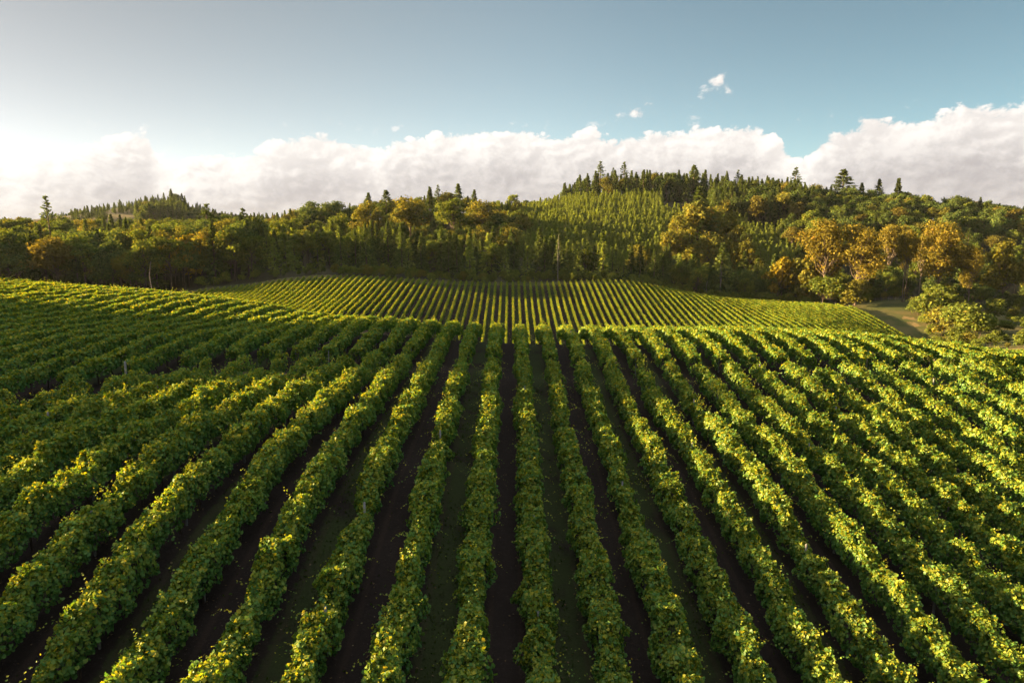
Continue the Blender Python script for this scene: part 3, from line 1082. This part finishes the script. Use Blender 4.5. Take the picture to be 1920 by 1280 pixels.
for s in range(4):
    register('oak', *make_broad(100 + s, 26, 7.4 + .5 * s, .20, 66 + 4 * s, per=115, ls=.54, squash=.75, trunks=1 + s % 2, lean=.03), M_PALEBARK, M_OAK, 26)


def tree(kind, proto, x, y, h, label, cat, group, parts=True, wide=1.0, rz=None, name=None):
    p = PROTO[kind][proto % len(PROTO[kind])]
    s = h / p['H']
    z = float(gz(x, y)) + CAMZ
    rz = random.uniform(0, 6.283) if rz is None else rz
    nm = name or {'fir': 'fir_tree', 'young': 'young_fir', 'green': 'broadleaf_tree', 'gold': 'golden_oak', 'sparse': 'fir_tree', 'green2': 'amber_oak', 'lowoak': 'golden_oak', 'dark': 'oak_tree', 'shrub': 'shrub', 'goldshrub': 'shrub', 'oak': 'golden_oak'}[kind]
    o = link(nm, None if parts else p['joined'], None, (x, y, z))
    o.scale = (s * wide, s * wide, s)
    o.rotation_euler = (random.gauss(0, .015), random.gauss(0, .015), rz)
    tag(o, label, cat, group)
    if parts:
        link('trunk', p['trunk'], o)
        link('crown', p['crown'], o)
    return o


TAKEN = []


def free(x, y, r):
    for (a, b, q) in TAKEN:
        if (a - x) ** 2 + (b - y) ** 2 < (r + q) ** 2 * .25:
            return False
    return True


def at_px(kind, proto, u, d, vtop, label, cat='tree', group=None, wide=1.0, r=None, **kw):
    """tree rooted under picture column u at depth d, as tall as to show its tip on row vtop"""
    x, y = xy_at(u, d)
    h = z_for_v(y, vtop) - float(gz(x, y))
    if kind in ('fir', 'sparse'):
        wide *= 1.3
    TAKEN.append((x, y, r or h * .22))
    return tree(kind, proto, x, y, h, label, cat, group, wide=wide, **kw)


SKY_U = [-500, 0, 60, 130, 200, 300, 400, 430, 470, 500, 530, 560, 590, 620, 660, 690, 730, 790, 820, 860, 900, 930, 960, 1000, 1050, 1080, 1125, 1170, 1200, 1250, 1300, 1330, 1380, 1430, 1490, 1530, 1580, 1640, 1700, 1750, 1820, 1870, 1920, 2400]
SKY_V = [400, 405, 402, 400, 404, 406, 406, 404, 404, 410, 404, 386, 379, 379, 388, 374, 372, 366, 362, 360, 368, 374, 376, 372, 354, 334, 312, 314, 318, 322, 318, 322, 324, 328, 334, 346, 344, 350, 354, 360, 363, 380, 388, 400]


HILL_U = [60, 110, 135, 165, 200, 240, 262, 285, 305, 325, 340, 360, 385, 410, 450, 560]
HILL_V = [410, 403, 396, 390, 385, 381, 374, 368, 366, 356, 364, 376, 390, 398, 402, 404]


def hill_v(u):
    return float(np.interp(u, HILL_U, HILL_V))


def sky_v(u):
    return float(np.interp(u, SKY_U, SKY_V))


BIG = []       # (height on the picture, record) of every scattered tree


def zone(n, u0, u1, d0, d1, kinds, h0, h1, gap, group, label, seed, cat='tree', vlo=None, vclip=True, cond=None, wide=1.0, sky=None, jit=9):
    """scatter trees over a band of columns and depths"""
    rng = np.random.default_rng(seed)
    got = 0
    for _ in range(n * 20):
        if got >= n:
            break
        d = math.sqrt(rng.uniform(d0 * d0, d1 * d1))
        u = rng.uniform(u0, u1)
        x, y = xy_at(u, d)
        if cond and not cond(u, d, x, y):
            continue
        if not free(x, y, gap):
            continue
        ks, ws = zip(*kinds)
        kind = ks[rng.choice(len(ks), p=np.array(ws) / sum(ws))]
        h = rng.uniform(h0, h1) * (1.12 if kind == 'fir' else 1.0)
        if vclip:
            hm = z_for_v(y, (sky or sky_v)(u) + rng.uniform((-8 if sky is None else -5) if kind == 'fir' else 0, jit)) - float(gz(x, y))
            if hm < h0 * (.3 if sky is None else .12):
                continue
            h = min(h, hm)
        TAKEN.append((x, y, gap))
        BIG.append((FPX * h / d, dict(kind=kind, proto=int(rng.integers(9)), x=x, y=y, h=h, group=group, label=label[kind] if isinstance(label, dict) else label, cat=cat, wide=wide * rng.uniform(.9, 1.15), u=u, d=d)))
        got += 1
    return got


def build_trees():
    A = at_px
    # --- trees that stand out one by one
    A('sparse', 1, 105, 345, 366, 'lone tall fir with sparse branches rising over the trees at the far left', 'fir tree', None, wide=.80)
    A('sparse', 0, 397, 330, 381, 'dark dense fir standing alone against the cloud, between the far hill and the bare oak', 'fir tree', None, wide=1.5)
    A('dark', 1, 436, 330, 402, 'thin see-through oak on the skyline beside a dark fir', 'tree', None)
    A('sparse', 2, 463, 335, 390, 'dark narrow fir right next to the thin oak on the skyline', 'fir tree', None, wide=1.2)
    A('green', 2, 487, 335, 404, 'small round tree on the skyline just past the dark narrow fir', 'tree', None)
    A('goldshrub', 0, 357, 300, 432, 'bright yellow round tree glowing among dark trees above the left vineyard crest', 'tree', None)
    A('dark', 2, 590, 440, 377, 'broad brownish oak crown topping the left end of the middle hill', 'oak tree', None, wide=1.35)
    A('dark', 3, 632, 448, 376, 'dark oak crown next to the broad brownish one on the middle hill', 'oak tree', None, wide=1.2)
    A('fir', 2, 693, 455, 361, 'dark fir spire behind the golden oaks, leftmost spire of the middle hill', 'fir tree', None)
    A('fir', 4, 727, 460, 356, 'broad dark fir second from the left on the middle hill skyline', 'fir tree', None, wide=1.2)
    A('fir', 0, 806, 470, 350, 'tall fir of the close pair on the middle hill skyline', 'fir tree', None)
    A('sparse', 0, 822, 474, 346, 'tallest fir of the close pair, beside a russet tree on the middle hill', 'fir tree', None)
    A('gold', 1, 841, 475, 357, 'russet orange tree top just right of the close pair of firs', 'tree', None)
    A('fir', 1, 860, 480, 344, 'slender fir spire right of the russet tree top', 'fir tree', None)
    A('fir', 2, 889, 485, 355, 'small fir tip at the right end of the middle hill skyline', 'fir tree', None)
    A('green', 1, 960, 520, 364, 'single round tree on the skyline dip left of the young fir slope', 'tree', None)
    A('green', 3, 640, 352, 398, 'tall leafy green tree standing in front of the oaks on the middle hill', 'tree', None, wide=.9)
    A('gold', 0, 697, 375, 372, 'large golden oak below the leftmost fir spire', 'oak tree', None, wide=1.1)
    A('gold', 2, 770, 390, 368, 'large brown-gold oak in the middle of the hill', 'oak tree', None, wide=1.3)
    A('gold', 3, 905, 420, 376, 'wide golden oak just left of the young fir slope', 'oak tree', None, wide=1.4)
    A('green', 4, 850, 410, 372, 'yellow-green round tree between two golden oaks on the middle hill', 'tree', None)
    # ridge spires of the right hill
    A('sparse', 1, 1125, 552, 302, 'tall fir spire on the ridge, first of three over the young fir slope', 'fir tree', None, wide=1.15)
    A('sparse', 0, 1147, 556, 314, 'middle fir of the three tall spires on the ridge', 'fir tree', None)
    A('sparse', 2, 1170, 552, 303, 'slim fir spire on the ridge, third of the three', 'fir tree', None, wide=1.05)
    A('fir', 3, 1206, 560, 319, 'pointed fir on the ridge beside a russet crown', 'fir tree', None)
    A('gold', 1, 1224, 558, 321, 'russet crown among dark firs on the ridge', 'tree', None)
    A('fir', 4, 1300, 555, 309, 'broad tall fir highest on the middle of the ridge', 'fir tree', None, wide=1.3)
    A('sparse', 1, 1380, 552, 318, 'fir spire on the ridge right of the broad tall fir', 'fir tree', None)
    A('sparse', 2, 1491, 535, 313, 'bushy dark fir rising well over the oak wood of the ridge', 'fir tree', None, wide=1.35)
    A('fir', 4, 1580, 520, 317, 'large dark fir with a wide foot above the oak wood', 'fir tree', None, wide=1.5)
    A('fir', 1, 1613, 518, 342, 'small fir tip between the large dark fir and a pair of pointed firs', 'fir tree', None)
    A('fir', 2, 1645, 515, 335, 'pointed fir, left one of the pair at the right end of the ridge', 'fir tree', None)
    A('fir', 0, 1681, 510, 334, 'pointed fir, right one of the pair at the right end of the ridge', 'fir tree', None)
    A('fir', 2, 1306, 372, 350, 'large sunlit yellow-green fir leaning over the golden oaks on the slope', 'fir tree', None, wide=1.2)
    # golden oaks on the right edge of the far field
    A('lowoak', 0, 1542, 292, 403, 'tall golden oak with a broad crown at the edge of the far field', 'oak tree', None, wide=1.0)
    A('lowoak', 1, 1604, 286, 414, 'round golden oak with a low crown, second of the row behind the grass headland', 'oak tree', None, wide=1.05)
    A('oak', 1, 1694, 282, 424, 'narrow golden oak with a pale straight trunk beside the grass path', 'oak tree', None, wide=.62)
    A('oak', 3, 1757, 278, 412, 'biggest golden oak with a forked pale trunk above the shrubs', 'oak tree', None, wide=.95)
    A('oak', 0, 1722, 296, 432, 'leaning golden oak half hidden between the narrow oak and the biggest one', 'oak tree', None, wide=.6)
    A('oak', 2, 1815, 272, 455, 'golden oak with two thin trunks right of the biggest oak', 'oak tree', None, wide=.75)
    A('green2', 0, 1878, 290, 446, 'yellow-green airy tree at the far right behind the shrubs', 'tree', None, wide=.9)
    A('green', 3, 1930, 288, 458, 'green bushy tree cut by the right edge of the picture', 'tree', None)
    A('oak', 1, 1665, 330, 415, 'golden oak crown behind the narrow oak, its trunk hidden', 'oak tree', None, wide=.9)
    for i, (u, d, v, w, lb) in enumerate([(1268, 362, 398, 1.0, 'orange oak top at the upper left of the gold clump on the fir slope'), (1296, 372, 372, 1.0, 'tallest orange-gold oak in the clump beside the sunlit fir'), (1328, 380, 384, 1.05, 'golden oak on the right shoulder of the clump on the fir slope'),
                               (1356, 372, 398, 1.0, 'rusty oak at the upper right of the gold clump'), (1386, 360, 418, 1.0, 'low rusty oak at the right tail of the gold clump'), (1250, 350, 428, .9, 'small gold oak at the lower left of the clump on the fir slope'),
                               (1290, 348, 424, .9, 'small gold oak in the lower middle of the clump'), (1325, 346, 436, .9, 'small rusty oak low in the clump above the dark wood edge'), (1365, 344, 444, .9, 'small brown oak at the lower right of the clump'), (1408, 338, 454, .9, 'russet oak low on the slope right of the gold clump')]):
        A('gold' if i % 3 else 'green2', i, u, d, v, lb, 'oak tree', 'gold clump on the fir slope', wide=w)
    A('goldshrub', 0, 1461, 305, 474, 'small cone-shaped bright yellow tree at the foot of the dark wood', 'tree', None, wide=.8)
    A('goldshrub', 1, 1497, 302, 482, 'small yellow bush next to the cone-shaped yellow tree', 'tree', None)
    A('fir', 2, 1348, 310, 455, 'small sunlit fir at the wood edge above a pale bare trunk', 'fir tree', None)
    # shrubs on the right bank
    sh = [('shrub', 1745, 255, 548, 'round green shrub at the head of the dry bank'), ('goldshrub', 1770, 235, 572, 'sunlit gold-green shrub in the middle of the right bank'), ('shrub', 1722, 262, 556, 'low shrub beside the pale trunk above the dry bank'),
          ('shrub', 1800, 228, 570, 'loose yellow-green shrub right of the sunlit gold one'), ('goldshrub', 1822, 205, 622, 'cone-shaped golden shrub just above the vine rows'), ('shrub', 1858, 200, 626, 'feathery green shrub right of the golden cone'),
          ('shrub', 1795, 214, 612, 'low rounded shrub left of the golden cone'), ('shrub', 1838, 225, 588, 'dark green shrub behind the golden cone'), ('goldshrub', 1890, 192, 642, 'dull olive bush close to the right edge behind the vines'),
          ('shrub', 1915, 196, 634, 'tangled bush cut by the right picture edge behind the vines'), ('shrub', 1762, 262, 535, 'tall bush under the biggest golden oak'), ('shrub', 1790, 262, 556, 'bush under the oak with two thin trunks'),
          ('shrub', 1865, 255, 560, 'dark bush in the shade right of the two-trunked oak'), ('goldshrub', 1905, 262, 578, 'yellowish bush on the shaded far meadow'), ('shrub', 1735, 250, 590, 'small bush on the lower rim of the dry bank'),
          ('shrub', 1543, 287, 520, 'leafy bush at the foot of the tall broad golden oak'), ('shrub', 1600, 281, 522, 'leafy bush at the foot of the round golden oak with a low crown')]
    for i, (k, u, d, v, lb) in enumerate(sh):
        A(k, i, u, d, v, lb, 'shrub', 'shrubs on the right bank', wide=1.25)
    # --- woods
    far_edge = lambda x: float(np.interp(x, FTX, FTY))
    zone(110, 470, 1500, 303, 338, [('fir', 3), ('green', 1.0), ('young', 1)], 13, 19, 3.4, 'trees along the edge of the wood',
         {'fir': 'dark fir in the shaded front edge of the wood above the far vine rows', 'green': 'dark leafy tree in the shaded front edge of the wood above the far vine rows', 'young': 'slender young fir in the shaded front edge of the wood'}, 1,
         cond=lambda u, d, x, y: y > far_edge(x) + 6 and (u < 1250 or d > 312))
    zone(50, 1250, 1530, 308, 345, [('green', 2), ('dark', 2), ('fir', 1)], 9, 15, 3.8, 'trees along the edge of the wood',
         {'fir': 'dark fir low in the shade at the right part of the wood edge', 'green': 'dark leafy tree low in the shade at the right part of the wood edge', 'dark': 'brownish oak low in the shade at the right part of the wood edge'}, 2)
    zone(120, 380, 960, 338, 400, [('green', 3), ('gold', .9), ('fir', 3), ('dark', .8)], 12, 17, 4.6, 'trees of the middle hill',
         {'fir': 'fir among leafy trees on the lower slope of the middle hill', 'green': 'leafy green tree on the lower slope of the middle hill', 'gold': 'golden oak on the lower slope of the middle hill', 'dark': 'brown-green oak on the lower slope of the middle hill'}, 3)
    zone(190, 470, 985, 400, 520, [('green', 2), ('gold', 2.0), ('fir', 1.8), ('dark', 1.4)], 11, 17, 5.2, 'trees of the middle hill',
         {'fir': 'fir on the upper slope of the middle hill', 'green': 'leafy green tree on the upper slope of the middle hill', 'gold': 'golden oak on the upper slope of the middle hill', 'dark': 'brown-green oak on the upper slope of the middle hill'}, 4)
    zone(190, -80, 480, 292, 345, [('green', 2.4), ('dark', 2.4), ('fir', 1.7), ('gold', .6)], 17, 25, 4.4, 'trees behind the left vineyard crest',
         {'fir': 'fir in the shaded wood behind the left vineyard crest', 'green': 'dark green leafy tree in the wood behind the left vineyard crest', 'gold': 'gold-topped oak in the wood behind the left vineyard crest', 'dark': 'brownish oak in the wood behind the left vineyard crest'}, 5,
         cond=lambda u, d, x, y: y > far_edge(x) + 6)
    zone(260, -80, 560, 345, 500, [('green', 2), ('dark', 1.7), ('fir', 1.3), ('gold', 1.2)], 14, 21, 5.2, 'trees behind the left vineyard crest',
         {'fir': 'fir tip showing above the front of the left wood', 'green': 'green treetop showing above the front of the left wood', 'gold': 'sunlit golden treetop showing above the front of the left wood', 'dark': 'brown treetop showing above the front of the left wood'}, 6)
    zone(75, 1050, 1330, 530, 585, [('fir', 5), ('dark', .8), ('gold', .5)], 17, 23, 3.6, 'old firs along the ridge',
         {'fir': 'tall dark fir in the old stand along the ridge', 'dark': 'dark oak in the old fir stand along the ridge', 'gold': 'russet tree in the old fir stand along the ridge'}, 7)
    zone(130, 1330, 1510, 445, 575, [('fir', 4.5), ('dark', 2), ('gold', .7)], 15, 22, 4.2, 'trees of the ridge wood',
         {'fir': 'fir in the mixed wood of the ridge', 'dark': 'dark oak in the mixed wood of the ridge', 'gold': 'russet oak in the mixed wood of the ridge'}, 8)
    zone(330, 1480, 1990, 385, 545, [('dark', 6), ('green', .8), ('fir', 1.1), ('gold', .5)], 14, 21, 4.8, 'oaks of the dark right hill',
         {'fir': 'small fir among the oaks of the closed wood on the right hill', 'dark': 'dark oak in the closed wood on the right hill', 'green': 'green tree in the closed oak wood on the right hill', 'gold': 'paler gold tree in the closed oak wood on the right hill'}, 9)
    zone(90, 1480, 1990, 300, 385, [('dark', 3), ('green', 2), ('fir', .8)], 9, 15, 4.4, 'trees below the dark right hill',
         {'dark': 'shaded oak at the foot of the right hill behind the golden oaks', 'green': 'shaded leafy tree at the foot of the right hill behind the golden oaks', 'fir': 'shaded fir at the foot of the right hill behind the golden oaks'}, 10,
         cond=lambda u, d, x, y: d > 305)
    zone(40, 1500, 1700, 294, 308, [('shrub', 3), ('goldshrub', .6)], 3, 6, 2.4, 'bushes under the golden oaks', {'shrub': 'low dark bush under the golden oaks at the wood edge', 'goldshrub': 'low golden bush under the golden oaks at the wood edge'}, 11, cat='bush', vclip=False)
    zone(150, 370, 1490, 288, 311, [('shrub', 1)], 2.5, 5, 2.2, 'bushes along the foot of the wood', 'low dark bush along the shaded foot of the wood', 12, cat='bush', vclip=False, cond=lambda u, d, x, y: far_edge(x) + 3.5 < y < far_edge(x) + 16)
    zone(900, 80, 560, 780, 1035, [('fir', 4), ('dark', 1.2)], 13, 24, 5.0, 'firs on the distant hill',
         {'fir': 'tiny fir on the distant hill at the left skyline', 'dark': 'tiny leafy tree on the distant hill at the left skyline'}, 13, sky=hill_v, jit=24, cond=lambda u, d, x, y: not (203 < u < 256 and 770 < d < 880))
    zone(22, 1500, 1705, 297, 312, [('green', 2), ('dark', 2)], 7, 12, 4.0, 'small trees among the golden oaks', {'green': 'small green tree filling the gap under the golden oaks', 'dark': 'small brownish tree filling the gap under the golden oaks'}, 16)
    zone(30, 1700, 1970, 272, 300, [('green', 2), ('dark', 2)], 6, 11, 4.2, 'small trees among the golden oaks', {'green': 'small green tree behind the scrubby right bank', 'dark': 'small brownish tree behind the scrubby right bank'}, 17)
    zone(46, 1725, 1965, 188, 268, [('shrub', 3), ('goldshrub', 1)], 2, 4.5, 3.0, 'low bushes of the right bank', {'shrub': 'low green bush on the scrubby right bank', 'goldshrub': 'low golden bush on the scrubby right bank'}, 15, cat='bush', vclip=False)
    # young fir plantation on the sunlit slope
    A('fir', 1, 324, 985, 354, 'tallest tiny fir on the distant hill at the left skyline', 'fir tree', None)
    A('fir', 3, 344, 985, 363, 'second tallest tiny fir on the distant hill, right of the tallest', 'fir tree', None)
    A('fir', 4, 226, 985, 374, 'bushy tiny fir standing apart on the left part of the distant hill', 'fir tree', None, wide=1.3)
    def slope(u, d, x, y):
        lo = 372 if u < 1060 else 352
        hi = 540 if u < 1080 else (528 if u < 1240 else (470 if u < 1400 else 430))
        return lo - 12 < d < hi
    zone(1900, 930, 1500, 336, 545, [('young', 1)], 8.5, 12, 2.7, 'young firs of the plantation slope', 'yellow-green young fir in the dense plantation on the sunlit slope', 14, cat='fir tree', cond=slope)
    # --- link them: the largest as things of their own, what is left over past 300 young firs as one plantation
    BIG.sort(key=lambda b: -b[0])
    count = {}
    rest = {}
    for px, r in BIG:
        k = r['kind']
        count[k] = count.get(k, 0) + 1
        if count[k] > 290:
            rest.setdefault(k, []).append(r)
            continue
        tree(k, r['proto'], r['x'], r['y'], r['h'], r['label'], r['cat'], r['group'], parts=(px > 42 and k != 'young'), wide=r['wide'])
    words = {'young': ('young_plantation', 'dense mass of small yellow-green young firs high on the plantation slope', 'young firs'),
             'dark': ('oak_wood', 'far closed canopy of small dark oaks filling the hills', 'oak wood'),
             'green': ('leafy_wood', 'far mass of small green leafy trees filling the hills', 'leafy wood'),
             'fir': ('fir_wood', 'far mass of small dark firs filling the hills', 'fir wood'),
             'gold': ('golden_wood', 'far mass of small golden oaks filling the hills', 'oak wood'),
             'shrub': ('undergrowth', 'low dark undergrowth along the foot of the wood', 'undergrowth')}
    for k, rs in rest.items():
        scatter(words[k][0], rs, k, words[k][1], words[k][2])
    # neighbouring wood, out of frame to the left: it throws the long evening shade
    rng = np.random.default_rng(77)
    wood = []
    for _ in range(105):
        x = rng.uniform(-190, -132)
        y = rng.uniform(-20, 150)
        wood.append(dict(proto=int(rng.integers(9)), x=x, y=y, h=SHADE_H(y) * rng.uniform(.84, 1.10), wide=1.1))
    for y, x, h in ((83, -165, 27.5), (86, -150, 26.5), (79, -172, 27)):
        wood.append(dict(proto=1, x=x, y=y, h=h, wide=1.0))
    scatter('neighbouring_wood', wood, 'green', 'leafy wood beside the vineyard, left of the slope', 'wood')


def SHADE_H(y):
    return float(np.interp(y, [-30, 30, 50, 62, 68, 80, 100, 113, 130, 150], [13, 14, 20, 21, 20.5, 20.5, 14.0, 11.5, 10, 11]))


def scatter(name, recs, kind, label, cat):
    """many copies as one object: points that carry a tree each"""
    me = bpy.data.meshes.new(name)
    me.from_pydata([(r['x'], r['y'], float(gz(r['x'], r['y'])) + CAMZ) for r in recs], [], [])
    for nm, ty, vals in (('pick', 'INT', [r['proto'] % len(PROTO[kind]) for r in recs]), ('turn', 'FLOAT', [random.uniform(0, 6.283) for r in recs]), ('size', 'FLOAT', [r['h'] / PROTO[kind][0]['H'] for r in recs])):
        at = me.attributes.new(nm, ty, 'POINT')
        at.data.foreach_set('value', vals)
    o = link(name, me)
    tag(o, label, cat, None, 'stuff')
    src = bpy.data.collections.new(name + '_kinds')
    for i, p in enumerate(PROTO[kind]):
        src.objects.link(bpy.data.objects.new(f'{kind}_kind_{i}', p['joined']))
    ng = bpy.data.node_groups.new(name, 'GeometryNodeTree')
    ng.interface.new_socket('Geometry', in_out='INPUT', socket_type='NodeSocketGeometry')
    ng.interface.new_socket('Geometry', in_out='OUTPUT', socket_type='NodeSocketGeometry')
    N, Lk = ng.nodes, ng.links
    gi, go = N.new('NodeGroupInput'), N.new('NodeGroupOutput')
    ci = N.new('GeometryNodeCollectionInfo')
    ci.inputs['Collection'].default_value = src
    ci.inputs['Separate Children'].default_value = True
    ci.inputs['Reset Children'].default_value = True
    iop = N.new('GeometryNodeInstanceOnPoints')
    iop.inputs['Pick Instance'].default_value = True

    def attr(n, ty):
        a = N.new('GeometryNodeInputNamedAttribute')
        a.data_type = ty
        a.inputs['Name'].default_value = n
        return a.outputs['Attribute']
    cx = N.new('ShaderNodeCombineXYZ')
    Lk.new(attr('turn', 'FLOAT'), cx.inputs[2])
    Lk.new(gi.outputs[0], iop.inputs['Points'])
    Lk.new(ci.outputs[0], iop.inputs['Instance'])
    Lk.new(attr('pick', 'INT'), iop.inputs['Instance Index'])
    Lk.new(cx.outputs[0], iop.inputs['Rotation'])
    Lk.new(attr('size', 'FLOAT'), iop.inputs['Scale'])
    Lk.new(iop.outputs[0], go.inputs[0])
    md = o.modifiers.new('trees', 'NODES')
    md.node_group = ng
    return o


build_trees()


def build_small_things():
    # bare trunks and posts against the dark wood
    def stem(name, u, d, v0, v1, rad, mat, label, cat, fork=False):
        x, y = xy_at(u, d)
        z0 = float(gz(x, y))
        h = z_for_v(y, v1) - z0
        rr = random.Random(int(u))
        pts = [(rr.uniform(-.1, .1) * k * (h > 5), rr.uniform(-.1, .1) * k, h * k / 4) for k in range(5)]
        pts[0] = (0, 0, -.5)
        V, Q, T = tube(pts, [rad, rad * .85, rad * .7, rad * .5, rad * .28], 7)
        me = Geo().add(V, Q, T).mesh('trunk', (mat,))
        if not fork:
            o = link(name, me, None, (x, y, z0 + CAMZ))
        else:
            o = link(name, None, None, (x, y, z0 + CAMZ))
            link('trunk', me, o)
            for (z, dx, dz, r2) in ((.45, .9, .30, .5), (.55, -.6, .22, .4), (.68, .5, .14, .3), (.80, -.4, .12, .25)):
                b = tube([(pts[2][0], pts[2][1], h * z), (dx * .7, .2, h * (z + dz * .5)), (dx, .1, h * (z + dz))], [rad * r2, rad * r2 * .7, rad * .12], 5)
                link('branch', Geo().add(*b).mesh('branch', (mat,)), o)
        tag(o, label, cat)
        return o
    stem('dead_tree', 1046, 299, 512, 440, .20, M_DEADWOOD, 'bare grey forked dead tree in front of the dark wood', 'dead tree', True)
    stem('dead_tree', 1349, 306, 545, 496, .22, M_DEADWOOD, 'pale bare trunk leaning at the shaded wood edge', 'dead tree', True)
    stem('tree_stump', 1324, 306, 545, 527, .28, M_DEADWOOD, 'short pale broken stump beside the bare leaning trunk', 'stump')
    stem('wooden_pole', 290, 150, 560, 490, .11, M_DEADWOOD, 'thin grey pole standing behind the left vineyard crest', 'pole')
    stem('fence_post', 683, 300, 508, 494, .14, M_POST, 'grey post at the top end of the far field, left of the middle', 'post')
    stem('fence_post', 880, 302, 515, 503, .12, M_POST, 'thin post at the top end of the far field near the middle alley', 'post')
    stem('fence_post', 1199, 304, 522, 512, .12, M_POST, 'thin post at the top end of the far field right of the middle', 'post')
    # wire fence across the grass headland
    x0, y0 = xy_at(1606, 304)
    x1, y1 = xy_at(1692, 288)
    root = link('wire_fence', None, None, (x0, y0, float(gz(x0, y0)) + CAMZ))
    tag(root, 'low fence with thin posts along the back of the grass headland', 'fence')
    pm = Geo().add(*tube([(0, 0, -.3), (0, 0, .7), (0, 0, 1.5)], [.07, .07, .06], 6)).mesh('post', (M_POST,))
    P = []
    for k in range(8):
        f = k / 7
        x, y = x0 + (x1 - x0) * f, y0 + (y1 - y0) * f
        P.append(Vector((x, y, float(gz(x, y)) + CAMZ)) - root.location)
        link('post', pm, root, P[-1])
    for zz in (.55, .95, 1.35):
        link('wire', Geo().add(*tube([(p.x, p.y, p.z + zz) for p in P], [.02] * 8, 4)).mesh('wire', (M_WIRE,)), root)


build_small_things()

# ------------------------------------------------------------------ evening air
def build_haze():
    zlo = float(GZ.min()) + CAMZ - 1.0
    zhi = float(GZ.max()) + CAMZ + 32.0
    x0, x1, y0, y1 = float(GX[0]) - 5, float(GX[-1]) + 5, float(GY[0]) - 5, float(GY[-1]) + 5
    V = [(x, y, z) for z in (zlo, zhi) for y in (y0, y1) for x in (x0, x1)]
    Q = [(0, 2, 3, 1), (4, 5, 7, 6), (0, 1, 5, 4), (2, 6, 7, 3), (0, 4, 6, 2), (1, 3, 7, 5)]
    m, t = new_mat('haze')
    out = t.n('ShaderNodeOutputMaterial')
    v = t.n('ShaderNodeVolumePrincipled', {'Color': (.86, .93, 1.0, 1), 'Density': HAZE, 'Anisotropy': 0.05})
    t.link(v.outputs[0], out.inputs['Volume'])
    o = link('haze', mesh_from('haze', V, Q, None, (m,)))
    tag(o, 'thin golden evening haze hanging over the vineyard valley', 'haze', None, 'stuff')


HAZE = 0.000017
build_haze()
